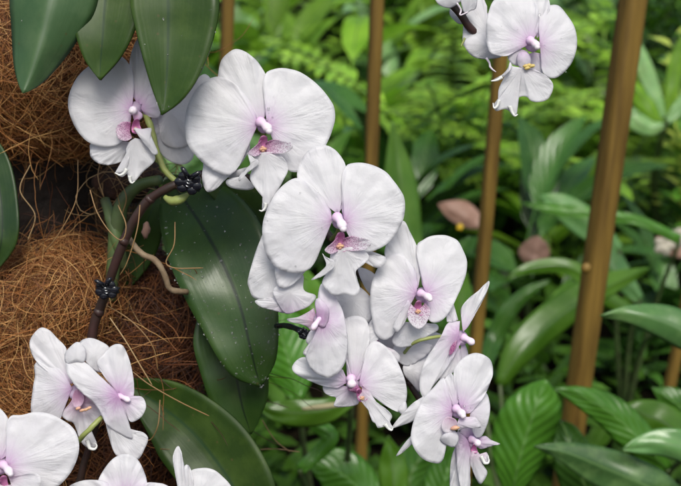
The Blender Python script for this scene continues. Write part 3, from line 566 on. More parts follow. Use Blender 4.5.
petal(f, 'lip', (186, 522), [(176, 520), (172, 536), (186, 552), (198, 536), (196, 520)], -.5, .2, mat=M_LIP)
px_tube('pedicel', [(75, 500, .745, 3), (100, 508, .72, 3), (126, 504, .70, 3)], M_PED, oC, 12)
px_tube('pedicel', [(75, 500, .745, 3), (130, 530, .73, 3), (186, 520, .71, 3)], M_PED, oC, 12)
px_tube('pedicel', [(75, 500, .745, 3), (40, 495, .71, 3), (4, 468, .685, 3)], M_PED, oC, 12)

# ================================================================ orchid top right
oD = empty('orchid_plant', P(478, -160, .80)); tag(oD, 'white orchid flowers hanging into the top of the view before a thin stake', 'orchid')
px_tube('flower_spike', [(420, -170, .80, 4.5), (425, -90, .77, 4.5), (438, -30, .745, 4.5), (450, 0, .735, 4.5), (460, 13, .733, 4.2), (472, 30, .737, 4), (490, 42, .745, 3.5), (505, 50, .745, 3)], M_STEM, oD, 44)
f = flower(oD, (532, 45), .715, 'flower facing right, its long forked lip hanging down')
petal(f, 'sepal', (537, 38), [(534, 22), (530, 2), (536, -10), (546, -6), (550, 6), (546, 20), (541, 34)], .4, .2, mat=M_SEP)
petal(f, 'petal', (531, 43), [(538, 32), (539, 16), (535, 0), (524, -9), (508, -8), (494, 0), (488, 14), (486, 28), (487, 44), (492, 54), (506, 56), (517, 50)], 0, .2, drops=5)
petal(f, 'petal', (540, 44), [(539, 32), (539, 18), (543, 9), (551, 5), (559, 6), (567, 15), (574, 26), (577, 39), (576, 51), (571, 64), (562, 74), (555, 78), (547, 77), (542, 70), (541, 57)], .1, .3, drops=4)
petal(f, 'sepal', (534, 52), [(528, 54), (528, 66), (533, 76), (541, 76), (544, 66), (542, 54)], .3, .3, mat=M_SEP, n=40, rings=9)
petal(f, 'sepal', (522, 50), [(516, 49), (508, 55), (510, 62), (518, 66), (526, 60), (528, 52)], .2, 0, closed=True, mat=M_SEP, n=30, rings=7)
petal(f, 'lip', (522, 68), [(512, 66), (505, 76), (499, 88), (498, 97), (498, 104), (494, 108), (493, 105), (496, 111), (504, 109), (509, 111), (513, 116), (517, 114), (512, 108), (513, 103), (520, 97), (527, 97), (531, 101), (539, 102), (548, 99), (553, 89), (552, 82), (545, 75), (534, 69)], -.5, .2, mat=M_PET, n=90)
petal(f, 'side_lobe', (509, 71), [(510, 62), (512, 68), (505, 76), (497, 80), (491, 81), (498, 78), (504, 73), (508, 68)], -.9, .1, closed=True, mat=M_SEP, n=30, rings=6)
petal(f, 'throat', (524, 59), [(518, 54), (526, 52), (531, 58), (530, 66), (523, 69), (517, 64)], -.3, 0, closed=True, mat=M_PET, n=30, rings=6, cen=(522, 42))
column(f, (529, 40), (538, 47), 5.4, .1, -.8)
px_tube('tendril', [(499, 100, 0.71, 2.2), (497, 106, 0.71, 1.5), (494, 108, 0.71, 1), (493, 103, 0.71, 0.4)], M_SEPT, f, 14, 7)
px_tube('tendril', [(510, 106, 0.71, 2.6), (512, 112, 0.71, 1.7), (515, 116, 0.71, 1), (518, 114, 0.71, 0.4)], M_SEPT, f, 14, 7)
px_tube('tendril', [(502, 77, 0.705, 2), (497, 80, 0.705, 1.3), (491, 81, 0.705, 0.5)], M_SEPT, f, 14, 7)
V, F = [], []
for dx, dy in ((-3, 0), (1, -1), (5, 0), (-1, 3)): ell(P(528+dx*.8, 66+dy*.7, .708), (.0012, .0010, .0018), (1, 0, .3), 6, 8, V, F, .3, dx)
mk('callus', V, F, M_CALY, f)
f = flower(oD, (505, -8), .735, 'flower behind, seen from its back with thin curled tendrils', (488, 20))
petal(f, 'petal', (488, 34), [(487, 6), (480, -8), (472, -4), (465, 16), (463, 30), (463, 44), (468, 48), (480, 46)], 0, .3, mat=M_SEP)
petal(f, 'petal', (488, 46), [(487, 33), (474, 35), (464, 41), (466, 49), (474, 57), (487, 59), (502, 56), (500, 44)], -.4, .2, closed=True, mat=M_SEP, n=50, rings=9)
px_tube('lip', [(465, 38, .725, 1.2), (462, 44, .725, 1), (461, 47, .725, .5)], M_PED, f, 10, 6)
px_tube('lip', [(486, 58, .725, 1.6), (489, 62, .725, 1.3), (491, 68, .725, 1.1), (496, 72, .725, .5)], M_CAP, f, 14, 6)
f = flower(oD, (456, -70), .72, 'flower fragment at the top edge, its petals split by dark stem', (456, -8))
petal(f, 'petal', (448, -4), [(434, -6), (436, 1), (441, 6), (450, 8), (457, 4), (463, -2), (460, -14), (444, -16)], 0, .1, closed=True, mat=M_PET, n=40, rings=8)
petal(f, 'petal', (470, -2), [(462, -10), (461, 2), (465, 14), (470, 11), (476, 8), (477, -4), (474, -12)], 0, .1, closed=True, mat=M_PET, n=36, rings=8)
petal(f, 'petal', (458, 17), [(450, 9), (450, 15), (455, 21), (460, 24), (465, 22), (462, 17), (454, 10)], 1.9, .1, closed=True, mat=M_PET, n=36, rings=6)
px_tube('lip', [(457, 3, .72, 1), (461, 10, .722, 1), (460, 15, .722, .8), (468, 12, .722, .6)], M_CAP, f, 14, 6)

# ================================================================ butterfly clips
def clip(px, py, D, s, rot, label):
    e = empty('flower_clip', P(px, py, D)); tag(e, label, 'plant clip', 'black claw clips holding the orchid stem')
    k = D/FPX*s; o = P(px, py, D); ca, sa = math.cos(rot), math.sin(rot)
    def T(x, y, z=0): return o + Vector(((x*ca-y*sa)*k, -z*k, (x*sa+y*ca)*k))
    for sg in (-1, 1):
        V, F = [], []
        for ax, ay, r in ((5, 4, 5.6), (7.5, -2, 5.2), (4.5, -7, 5.0), (2.0, -1, 5.6)):
            ell(T(sg*ax, ay, 3), (r*k, 3.0*k, r*k*.92), (0, 0, 1), 8, 12, V, F)
        mk('jaw', V, F, M_CLIP, e)
        for i in range(2):
            a = T(sg*(10.5-i*1.2), -1-i*4, 3); b = T(sg*(11.5-i*1.5), -3-i*4, -2); c = T(sg*(6-i), -5-i*3.4, -6)
            tube('tooth', [a, b, (b+c)/2, c], [1.9*k, 1.8*k, 1.4*k, .6*k], M_CLIP, e, 8)
        tube('grip', [T(sg*2, 5, 5), T(sg*4, 9, 7), T(sg*7, 12, 7), T(sg*9, 12.5, 6)], [2*k, 2.3*k, 2.2*k, 1.2*k], M_CLIP, e, 8)
    pts = [T(1.6*math.cos(t*1.9), -4+t*.9, 5+1.6*math.sin(t*1.9)) for t in np.linspace(0, 9, 40)]
    tube('spring', pts, .45*k, M_METAL, e, 6)
    return e
M_METAL, _n, _p = new_mat('spring_steel'); _p.inputs['Base Color'].default_value = (.7, .7, .72, 1); _p.inputs['Metallic'].default_value = 1; _p.inputs['Roughness'].default_value = .3
clip(189, 181, .712, 1.1, -.25, 'black claw clip where the dark stem meets the wet leaf')
clip(107, 288, .742, .95, .15, 'black claw clip low on the stem against orange coir')
clip(304, 333, .72, .5, .6, 'small black claw clip below the side-on flower')
tube_b = px_tube('support_rod', [(276, 326, .755, 2.6), (288, 326, .745, 3), (302, 331, .73, 3)], M_CLIP, None, 12)
tag(tube_b, 'short black support rod end beside the small clip under the flowers', 'rod')

# ================================================================ trunk with coir
def trunk():
    V, F = [], []; n, m = 60, 48
    base = P(28, 240, .93); cx, cy = base.x, base.y+.05
    for i in range(n):
        z = 2.0*i/(n-1)
        for j in range(m):
            a = 2*math.pi*j/m; v = Vector((math.cos(a), math.sin(a), z*2))
            r = .085*(1.25-.2*min(1, z)) * (1+.10*noise.noise(v*3)+.05*noise.noise(v*9))
            V.append((cx+r*math.cos(a), cy+r*math.sin(a), z-.02))
    F = [(i*m+j, i*m+(j+1) % m, (i+1)*m+(j+1) % m, (i+1)*m+j) for i in range(n-1) for j in range(m)]
    F.append(tuple((n-1)*m+j for j in range(m)))
    return mk('trunk', V, F, M_BARK, None, (cx, cy, 0))
tr = trunk(); tr.name = 'tree_trunk'; tag(tr, 'dark rough tree trunk behind the coir pads at the left', 'tree trunk')
def fibres(blobs, count, seed, rad, seglen=.0055, segs=(10, 24), spread=.07, down=0, lift=(0.0, .006), zr=(-9, 9)):
    """curved fibres lying over a set of ellipsoids (centre, radii)"""
    r_ = np.random.default_rng(seed); V = []; F = []; tone = []
    for _ in range(count):
        c, rd = blobs[r_.integers(len(blobs))]
        d = r_.normal(size=3); d[1] = -abs(d[1])*1.2; d /= np.linalg.norm(d)
        p = np.array(c) + d*np.array(rd)*(1+r_.uniform(lift[0], lift[1])*8)
        fl = noise.noise_vector(Vector(p*14+seed)); t = r_.normal(size=3)*.6+np.array(fl)*2.2; t[2] -= down; t /= np.linalg.norm(t)
        bend = r_.normal(size=3)*spread; k = r_.integers(*segs); pts = []; tn = r_.random()**1.3
        free = r_.random() < .07
        for s in range(k):
            pts.append(p.copy())
            q = (p-np.array(c))/np.array(rd); nn = q/np.array(rd); nn /= np.linalg.norm(nn)
            if not free: t = t - nn*np.dot(t, nn)*.8 - nn*.25*(np.linalg.norm(q)-1.03)
            t = t + bend + r_.normal(size=3)*.10; t /= np.linalg.norm(t); bend += r_.normal(size=3)*.02
            p = p + t*seglen
            if p[1]*CP - (p[2]-CAMZ)*SP < .762: break
            if (p[2] < zr[0] or p[2] > zr[1]) and r_.random() < .20: break
        k = len(pts)
        if k < 3: continue
        b = len(V); rr = rad*r_.uniform(.6, 1.35)
        tube_arrays(pts, [rr]*(k-1)+[rr*.4], 3, V, F, False); tone += [tn]*(len(V)-b)
    return V, F, tone
def coir(name, blobs, count, seed, mc, mf, label, rad=.00030, down=0, spread=.07, zr=(-9, 9)):
    cV, cF = [], []
    for i, (c, r) in enumerate(blobs):
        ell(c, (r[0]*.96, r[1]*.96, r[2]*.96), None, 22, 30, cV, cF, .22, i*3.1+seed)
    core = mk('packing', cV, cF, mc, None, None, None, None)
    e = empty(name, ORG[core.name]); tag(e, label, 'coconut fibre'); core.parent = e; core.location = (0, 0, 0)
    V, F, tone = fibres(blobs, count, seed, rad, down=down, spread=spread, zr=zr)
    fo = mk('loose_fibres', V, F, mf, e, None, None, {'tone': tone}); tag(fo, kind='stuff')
    return e
def B(px, py, D, rx, ry, rz):  # blob: pixel radii x, z; depth radius m
    k = D/FPX; c = P(px, py, D); return (tuple(c), (rx*k, ry, rz*k))
coir('coir_pad', [B(20, 60, .85, 75, .05, 80), B(70, 92, .87, 55, .045, 58), B(5, 105, .87, 60, .04, 32), B(110, 60, .88, 60, .04, 70), B(20, -60, .86, 90, .05, 70)], 9000, 3, M_CORE, M_FIB, 'orange brown coconut fibre pad hanging at the upper left', down=1.3, rad=.00022, zr=(P(0, 158, .80).z, 9))
coir('coir_pad', [B(20, 328, .84, 75, .055, 68), B(70, 300, .83, 48, .045, 50), B(-30, 300, .85, 60, .05, 40), B(60, 370, .83, 60, .05, 50), B(15, 400, .84, 60, .05, 50)], 9500, 5, M_CORE, M_FIB, 'orange coconut fibre pad below the dark hollow at the left', rad=.00022, zr=(-9, P(0, 248, .80).z))
coir('root_ball', [B(135, 350, .86, 72, .05, 62), B(170, 330, .87, 40, .04, 55), B(150, 300, .87, 55, .04, 35), B(110, 440, .88, 100, .05, 60)], 5200, 8, M_CORED, M_FIBD, 'dark reddish brown fibre mass between the stem and the broad leaf')
coir('coir_tuft', [B(130, 180, .85, 34, .03, 20), B(112, 205, .87, 14, .02, 24)], 80, 11, M_CORED, M_FIBT, 'thin tangle of tan fibres under the upper left flower', down=.4)
def strand(spec, r=.0004, tone=.7, label=None):
    pass
SV, SF, ST = [], [], []
for sp in ([(78, 160, .775), (76, 200, .77), (58, 235, .77), (44, 252, .775)],
           [(90, 190, .74), (97, 212, .735), (110, 232, .73), (122, 240, .73), (126, 225, .73), (118, 205, .735)], [(140, 205, .725), (138, 225, .722), (133, 245, .722), (126, 265, .725), (120, 275, .73)],
           [(175, 222, .735), (174, 245, .733), (166, 262, .733), (175, 268, .733), (203, 268, .74)],
           [(110, 318, .74), (125, 340, .735), (140, 365, .733), (152, 385, .735)], [(133, 372, .73), (150, 385, .728), (180, 402, .73), (209, 416, .735)],
           [(97, 300, .76), (130, 320, .755), (152, 345, .755), (158, 370, .76)], [(90, 440, .78), (100, 425, .78), (108, 405, .78)], [(160, 400, .77), (158, 425, .765), (150, 440, .77), (140, 436, .77)],
           [(255, 450, .9), (275, 449, .9), (300, 452, .9)], [(262, 420, .9), (275, 440, .9), (290, 452, .9)], [(30, 165, .79), (20, 190, .785), (35, 215, .785), (28, 240, .785)],
           [(95, 155, .78), (112, 170, .775), (126, 195, .775), (122, 215, .78)], [(104, 150, .78), (98, 175, .775), (103, 195, .775)]):
    c = catmull(sp, 26); b = len(SV); tube_arrays([P(*q) for q in c], [.00042]*25+[.0002], 5, SV, SF, False); ST += [random.uniform(.3, .9)]*(len(SV)-b)
tag(mk('loose_strands', SV, SF, M_FIBT, None, None, None, {'tone': ST}), 'stray pale coir strands curling across the stem and dark hollow', 'coir strands', kind='stuff')

# ================================================================ stakes
def stake(x0, y0, x1, y1, D, wpx, label, sides=4, knob=None, rot=.35, ztop=1.6, ext=True):
    A = P(x0, y0, D); b = P(x1, y1, 1.0) - cam.location
    k = A.y/b.y; Bp = cam.location + b*k              # both in the upright plane y = const
    d = (A-Bp)/(A.z-Bp.z)
    top = A + d*(ztop-A.z); bot = A - d*A.z*1.02
    r = wpx*D/FPX/2; e = empty('wooden_stake', bot); tag(e, label, 'stake', 'wooden stakes standing among the plants')
    V, F = [], []; n = 40; prof = []
    for i in range(16):
        a = 2*math.pi*(i+.5)/16; s = 1/max(abs(math.cos(a)), abs(math.sin(a))); s = min(s, 1.22); prof.append((a+rot, r*s*.92))
    for i in range(n):
        p = bot.lerp(top, i/(n-1)); wv = 1+.03*noise.noise(Vector((i*.6, x0, 0)))
        for a, q in prof: V.append(p + Vector((math.cos(a)*q*wv, math.sin(a)*q*wv, 0)))
    for i in range(n-1):
        for j in range(16):
            F.append((i*16+j, i*16+(j+1) % 16, (i+1)*16+(j+1) % 16, (i+1)*16+j))
    F.append(tuple((n-1)*16+j for j in range(16)))
    mk('shaft', V, F, M_WOOD, e)
    if knob:
        V, F = ell(P(knob[0], knob[1], D*1.02-r), (r*.42, r*.4, r*.42), None, 8, 12, None, None, .2); mk('knot', V, F, M_WOOD, e)
    return e
stake(633, 0, 574, 420, 1.36, 26, 'thick brown wooden stake at the right, the widest of the stakes', knob=(586, 268))
stake(501, 50, 476, 340, 1.55, 14, 'brown wooden stake behind the hanging top right flowers')
stake(377, 0, 361, 450, 1.60, 13.5, 'brown wooden stake in the middle, passing behind the flower cluster')
stake(228, 0, 224, 120, 1.60, 13, 'brown wooden stake beside the hanging leaves, above a flower')
stake(677, 350, 668, 395, 1.75, 11, 'low stake at the right edge seen under a glossy leaf', ztop=.66)

# ================================================================ ground, plants
gV = []; gF = []; g = 60
for i in range(g+1):
    for j in range(g+1):
        x = -30+60*(j/g); y = -8+68*(i/g)
        x = math.copysign(abs(x/30)**2.2*30, x); y = -8 + 68*(i/g)**2
        gV.append((x, y, .02*noise.noise(Vector((x*2, y*2, 0)))))
for i in range(g):
    for j in range(g): a = i*(g+1)+j; gF.append((a, a+1, a+g+2, a+g+1))
tag(mk('ground', gV, gF, M_SOIL, None, (0, 0, 0)), kind='structure')

def arch_leaf(V, F, UV, T, base, az, el, L, W, droop, fold=.25, n=9, m=5, tone=.5, petiole=.15, twist=0):
    """blade growing from base; az heading, el start elevation, droop total bend"""
    b = len(V); p = Vector(base); e = el; step = L/(n-1)
    for i in range(n):
        t = i/(n-1)
        h = Vector((math.sin(az)*math.cos(e), math.cos(az)*math.cos(e), math.sin(e)))
        s = Vector((math.cos(az), -math.sin(az), 0)); up = s.cross(h)
        s2 = s*math.cos(twist)+up*math.sin(twist)
        x = max(0, (t-petiole)/(1-petiole)); wd = W*(.06 if x <= 0 else max(.03, (math.sin(math.pi*min(1, x**.72))**.75)))
        if i == n-1: wd = W*.01
        for j in range(m):
            u = -1+2*j/(m-1)
            V.append(p + s2*u*wd*.5 + up*abs(u)*wd*.5*fold + up*.03*wd*math.sin(i*2.1+u*3)); UV.append((u, t)); T.append(tone)
        p = p + h*step; e -= droop/(n-1)*(.4+1.2*t)
    for i in range(n-1):
        for j in range(m-1): a = b+i*m+j; F.append((a, a+1, a+m+1, a+m))
def plant_mesh(seed, kind):
    r_ = random.Random(seed); V, F, UV, T = [], [], [], []
    if kind == 'broad':
        for i in range(r_.randint(16, 22)):
            z = r_.uniform(.0, .28); a = r_.uniform(0, 6.28)
            arch_leaf(V, F, UV, T, (r_.uniform(-.03, .03), r_.uniform(-.03, .03), z), a, r_.uniform(.5, 1.35), r_.uniform(.20, .34), r_.uniform(.045, .075), r_.uniform(.7, 1.7), tone=r_.random(), petiole=.25, twist=r_.uniform(-.3, .3))
    elif kind == 'strap':
        for i in range(r_.randint(15, 20)):
            arch_leaf(V, F, UV, T, (r_.uniform(-.02, .02), r_.uniform(-.02, .02), 0), r_.uniform(0, 6.28), r_.uniform(.8, 1.4), r_.uniform(.38, .6), r_.uniform(.03, .05), r_.uniform(1.0, 1.9), n=12, tone=r_.random(), petiole=.05)
    elif kind == 'bushy':   # many stems with small leaves
        for s in range(14):
            a = r_.uniform(0, 6.28); lean = r_.uniform(.05, .55); H = r_.uniform(.3, .55)
            top = Vector((math.sin(a)*lean*H, math.cos(a)*lean*H, H))
            tube_arrays([Vector((0, 0, 0)), top*.5+Vector((0, 0, .03)), top], [.004, .003, .002], 4, V, F, False); UV += [(0, 0)]*12; T += [.2]*12
            for k in range(16):
                t = .3+.7*k/15; arch_leaf(V, F, UV, T, top*t, r_.uniform(0, 6.28), r_.uniform(.1, 1.0), r_.uniform(.06, .12), r_.uniform(.022, .042), r_.uniform(.3, 1.2), n=6, m=3, tone=r_.random())
    elif kind == 'fern':
        for s in range(r_.randint(12, 16)):
            az = r_.uniform(0, 6.28); e = r_.uniform(.9, 1.4); p = Vector((0, 0, 0)); L = r_.uniform(.42, .66); n = 24; dr = r_.uniform(.8, 1.5); sp = [p.copy()]; tn = r_.random()
            for i in range(n):
                h = Vector((math.sin(az)*math.cos(e), math.cos(az)*math.cos(e), math.sin(e))); p = p+h*L/n; sp.append(p.copy()); e -= dr/n
                if i > 4:
                    t = i/n; ll = .075*math.sin(math.pi*min(1, .12+t*.86))**.8
                    for sg in (-1, 1):
                        arch_leaf(V, F, UV, T, p, az+sg*1.25, r_.uniform(-.1, .35), ll*1.15, .023, .5, n=5, m=3, tone=min(1, max(0, tn+r_.uniform(-.35, .35))), petiole=.02)
            k0 = len(V); tube_arrays(sp, .0018, 3, V, F, False); UV += [(0, 0)]*(len(V)-k0); T += [.6]*(len(V)-k0)
    V = np.array([tuple(v) for v in V])
    me = bpy.data.meshes.new('foliage'); me.from_pydata(V.tolist(), [], F); me.polygons.foreach_set('use_smooth', [True]*len(me.polygons))
    l = me.uv_layers.new(name='UVMap'); vi = np.empty(len(me.loops), dtype=np.int32); me.loops.foreach_get('vertex_index', vi)
    l.data.foreach_set('uv', np.array(UV)[vi].ravel())
    at = me.attributes.new('tone', 'FLOAT', 'POINT'); at.data.foreach_set('value', np.array(T))
    return me
MESH = {}
def plant(kind, x, y, s, mat, name, label, cat, group):
    v = random.randint(0, 3); key = (kind, v, mat.name)
    if key not in MESH: MESH[key] = plant_mesh(hash((kind, v)) % 1000 if False else v*17+len(kind)*101, kind); MESH[key].materials.append(mat)
    o = bpy.data.objects.new(name, MESH[key]); col.objects.link(o); o.location = (x, y, 0); o.rotation_euler = (0, 0, random.uniform(0, 6.28)); o.scale = (s, s, s*random.uniform(.9, 1.1))
    tag(o, label, cat, group); return o
def gx(px, y):  # x on the ground row at distance y for picture column px
    return (px-340.5)/FPX*(y*CP+.25)
KIND = {
 'pale': ('broad', M_PALE, 'pale_leaf_plant', '', 'plant', 'pale glossy plants'),
 'far': ('broad', M_BR, 'leafy_shrub', 'bright green broad-leaved plant blurred in the far bed', 'plant', 'far bright green plants'),
 'mid': ('broad', M_MID, 'broadleaf_plant', 'mid green broad-leaved plant in the blurred bed', 'plant', 'mid green plants in the bed'),
 'strap': ('strap', M_MID, 'strap_leaf_plant', 'green plant with long arching strap leaves in the bed', 'plant', 'strap-leaved plants'),
 'fern': ('fern', M_YG, 'fern', 'yellow green feathery fern in the blurred bed', 'fern', 'yellow green ferns'),
 'var': ('bushy', M_VAR, 'variegated_shrub', 'small-leaved shrub speckled with yellow in the bed', 'shrub', 'yellow speckled shrubs'),
 'bush': ('bushy', M_MID, 'small_leaved_shrub', 'small-leaved dark green shrub deep in the bed', 'shrub', 'dark small-leaved shrubs'),
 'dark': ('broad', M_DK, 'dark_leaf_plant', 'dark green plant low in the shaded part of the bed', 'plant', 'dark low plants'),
}
ORD = ['first', 'second', 'third', 'fourth', 'fifth', 'sixth', 'seventh', 'eighth', 'ninth', 'tenth', 'eleventh', 'twelfth', 'thirteenth', 'fourteenth', 'fifteenth', 'sixteenth']
SHORT = {'pale': 'pale glossy leafy plant', 'far': 'bright green leafy plant', 'mid': 'mid green leafy plant', 'strap': 'arching strap-leaf plant', 'fern': 'feathery yellow green fern',
         'var': 'yellow speckled shrub', 'bush': 'dark small-leaf shrub', 'dark': 'dark low leafy plant'}
def row(spots, phrase):
    """spots: kind, x, y, scale; label each by its place among its kind in the row"""
    cnt = {}
    for k, x, y, s in sorted(spots, key=lambda q: q[1]/q[2]):
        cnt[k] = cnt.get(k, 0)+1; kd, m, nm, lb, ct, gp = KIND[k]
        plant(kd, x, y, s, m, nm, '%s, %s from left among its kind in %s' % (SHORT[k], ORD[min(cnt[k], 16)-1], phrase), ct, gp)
ys = list(np.arange(1.95, 6.6, .37))
for ri, y in enumerate(ys):
    wdt = (y*CP+.3)*.36; k = int(wdt*2/(.22+.045*y))+1; spots = []
    for i in range(k):
        x = -wdt + 2*wdt*(i+.5)/k + random.uniform(-.07, .07); yy = y+random.uniform(-.15, .15)
        px = 340.5 + x/(yy*CP+.25)*FPX
        r = random.random()
        if yy > 3.8: kind = ('far' if r < .52 else 'pale' if r < .64 else 'mid' if r < .78 else 'fern' if (r < .92 and px > 400) else 'bush')
        elif px > 400: kind = ('var' if r < .14 else 'fern' if r < .62 else 'far' if r < .80 else 'pale' if r < .88 else 'strap' if r < .96 else 'dark')
        else: kind = ('mid' if r < .2 else 'pale' if r < .32 else 'far' if r < .66 else 'strap' if r < .82 else 'dark')
        if px > 590 and yy > 4.2: kind = 'bush'
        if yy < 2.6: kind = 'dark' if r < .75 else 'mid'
        if r > .9: kind = 'pale'
        sc = random.uniform(.8, 1.3)*(1+.10*max(0, y-3))*(1.15 if kind in ('fern', 'far') else 1)
        if y < 2.2: sc *= .6
        if px < 90 or (y < 2.2 and 240 < px < 470): continue
        spots.append((kind, x, yy, sc))
    row(spots, 'the nearest row' if ri == 0 else '%s row back' % ORD[ri])
row([('bush' if random.random() < .6 else 'mid', -3.4+6.8*(i+.5)/16+random.uniform(-.15, .15), random.uniform(7.2, 7.9), random.uniform(2.4, 3.2)) for i in range(16)], 'the tall hedge')
row([('bush' if random.random() < .7 else 'mid', -4+8*(i+.5)/16, random.uniform(8.4, 9.2), random.uniform(3.4, 4.2)) for i in range(16)], 'the farthest row')

# pinkish leaf colour and small blossoms
M_PNK = leaf_mat('leaf_pinkish', (.19, .105, .075), (.27, .16, .125), .6, .15, 0, rib=(.34, .20, .16))
V, F = [], []
for a in range(5): ell(P(460+1.8*math.cos(a*1.26), 227+1.8*math.sin(a*1.26), 2.2), (.003, .002, .004), (math.cos(a*1.26), 0, -math.sin(a*1.26)), 6, 8, V, F)
tag(mk('yellow_blossom', V, F, M_YEL), 'tiny yellow blossom in front of the pinkish leaf', 'flower')
for (px, py) in ((677, 238), (664, 246)):
    V, F = [], []
    for a in range(5): ell(P(px+5*math.cos(a*1.26), py+5*math.sin(a*1.26), 2.0), (.009, .004, .011), (math.cos(a*1.26), 0, -math.sin(a*1.26)), 6, 8, V, F)
    tag(mk('white_blossom', V, F, M_WHT), 'small white blossom near the right edge above the glossy leaf' if px > 670 else 'small white blossom, left of the one at the right edge', 'flower')

# ---- individually placed leaves nearer the camera, grouped into plants
def near_plant(name, label, cat, base_px, y, leaves):
    """leaves: (rows, mat, fold, tone); each leaf joined to the crown by a petiole"""
    bx = P(base_px, 243, 1.0).x*y; o = Vector((bx, y*CP, 0)); e = empty(name, o); tag(e, label, cat)
    for rows, mat, fold, tone in leaves:
        l = strip_leaf('leaf', e, rows, mat, fold=fold, tone=tone, n=28, m=11, wav=.5, thick=.0008)
        a = P(*rows[0][:3]); mid = (a+o)/2 + Vector(((a.x-o.x)*.25, 0, .06))
        pts = catmull([tuple(o), tuple(mid), tuple(a)], 12); tube('petiole', [Vector(q) for q in pts], [.006-.0003*i for i in range(12)], M_STEMG, e, 8)
near_plant('broadleaf_plant', 'green plant with an upright ribbed paddle leaf right of the flower cluster', 'plant', 540, 1.55, [
    ([(512, 500, 1.40, 4, 4), (517, 470, 1.38, 24, 20), (525, 440, 1.37, 34, 27), (534, 412, 1.36, 30, 28), (541, 392, 1.36, 17, 20), (546, 380, 1.36, 1, 1)], M_RIB, 1.2, .6),
    ([(500, 385, 1.7, 6, 6), (520, 352, 1.7, 17, 14), (552, 322, 1.72, 20, 15), (592, 295, 1.75, 18, 12), (625, 279, 1.78, 10, 7), (650, 268, 1.8, 1, 1)], M_MID, 1.5, .75),
    ([(480, 380, 1.75, 6, 6), (492, 345, 1.85, 9, 9), (508, 312, 1.85, 9, 9), (528, 292, 1.85, 6, 6), (550, 280, 1.85, 1, 1)], M_DK, 1.5, .5)])
near_plant('glossy_leaf_plant', 'plant with glossy pale lance leaves pointing left at the right edge', 'plant', 720, 1.35, [
    ([(740, 345, 1.22, 6, 6), (700, 338, 1.20, 17, 17), (665, 322, 1.20, 17, 17), (630, 314, 1.20, 10, 9), (600, 316, 1.20, .5, .5)], M_GLS, 1.0, .7),
    ([(730, 470, 1.22, 6, 6), (700, 452, 1.20, 16, 16), (665, 444, 1.20, 13, 16), (640, 446, 1.20, 8, 10), (622, 450, 1.20, .5, .5)], M_GLS, 1.0, .9),
    ([(700, 520, 1.25, 6, 6), (655, 490, 1.22, 20, 20), (605, 468, 1.22, 21, 20), (565, 452, 1.22, 11, 10), (534, 446, 1.22, .5, .5)], M_GLS, 1.0, .25)])
near_plant('broadleaf_plant', 'plant with arching mid green leaves beside the foot of the thick stake', 'plant', 680, 1.6, [
    ([(668, 470, 1.32, 6, 6), (640, 440, 1.30, 18, 16), (610, 412, 1.30, 17, 17), (580, 396, 1.30, 11, 10), (553, 388, 1.30, .5, .5)], M_RIB, 1.0, .55),
    ([(700, 450, 1.36, 6, 6), (668, 425, 1.36, 16, 18), (640, 414, 1.36, 12, 15), (612, 410, 1.36, .5, .5)], M_MID, 1.0, .6),
    ([(720, 440, 1.5, 6, 6), (690, 415, 1.5, 15, 15), (672, 400, 1.5, 14, 14), (652, 388, 1.5, .5, .5)], M_RIB, 1.0, .5),
    ([(600, 540, 1.34, 6, 6), (590, 500, 1.33, 22, 20), (575, 460, 1.32, 22, 20), (566, 432, 1.32, 12, 12), (560, 420, 1.32, .5, .5)], M_DK, 1.0, .35),
    ([(640, 520, 1.4, 6, 6), (615, 490, 1.4, 16, 16), (590, 465, 1.4, 18, 18), (560, 455, 1.4, .5, .5)], M_DK, 1.0, .5)])
near_plant('strap_leaf_plant', 'plant with long slender leaves arching across behind the thick stake', 'plant', 640, 2.1, [
    ([(660, 330, 1.9, 5, 5), (610, 300, 1.9, 8, 8), (570, 268, 1.9, 8, 8), (530, 268, 1.9, 6, 6), (505, 280, 1.9, .5, .5)], M_MID, 1.0, .6),
    ([(680, 240, 1.9, 5, 5), (640, 222, 1.9, 5, 6), (600, 215, 1.9, 6, 6), (560, 210, 1.9, 6, 6), (520, 203, 1.9, .5, .5)], M_RIB, 1.0, .8),
    ([(640, 300, 2.0, 5, 5), (615, 270, 2.0, 14, 14), (600, 245, 2.0, 12, 12), (590, 225, 2.0, .5, .5)], M_GLS, 1.0, .6),
    ([(620, 250, 2.0, 5, 5), (590, 225, 2.0, 16, 14), (560, 205, 2.0, 12, 12), (540, 195, 2.0, .5, .5)], M_GLS, 1.0, .8)])
near_plant('broadleaf_plant', 'plant with a bright green oval leaf under the drooping flower cluster', 'plant', 330, 1.5, [
    ([(352, 400, 1.25, 6, 6), (325, 410, 1.24, 14, 12), (295, 413, 1.24, 14, 14), (270, 410, 1.24, 8, 8), (256, 402, 1.24, .5, .5)], M_MID, 1.0, .75),
    ([(298, 400, 1.4, 6, 6), (292, 370, 1.4, 26, 26), (284, 345, 1.4, 30, 28), (276, 320, 1.4, 22, 22), (268, 298, 1.4, .5, .5)], M_RIB, 1.2, .8),
    ([(325, 330, 1.45, 6, 6), (312, 310, 1.45, 16, 16), (305, 288, 1.45, 16, 16), (300, 262, 1.45, .5, .5)], M_MID, 1.2, .95),
    ([(300, 470, 1.3, 6, 6), (330, 440, 1.3, 8, 8), (320, 428, 1.3, 7, 7), (296, 418, 1.3, .5, .5)], M_RIB, 1.0, .9)])
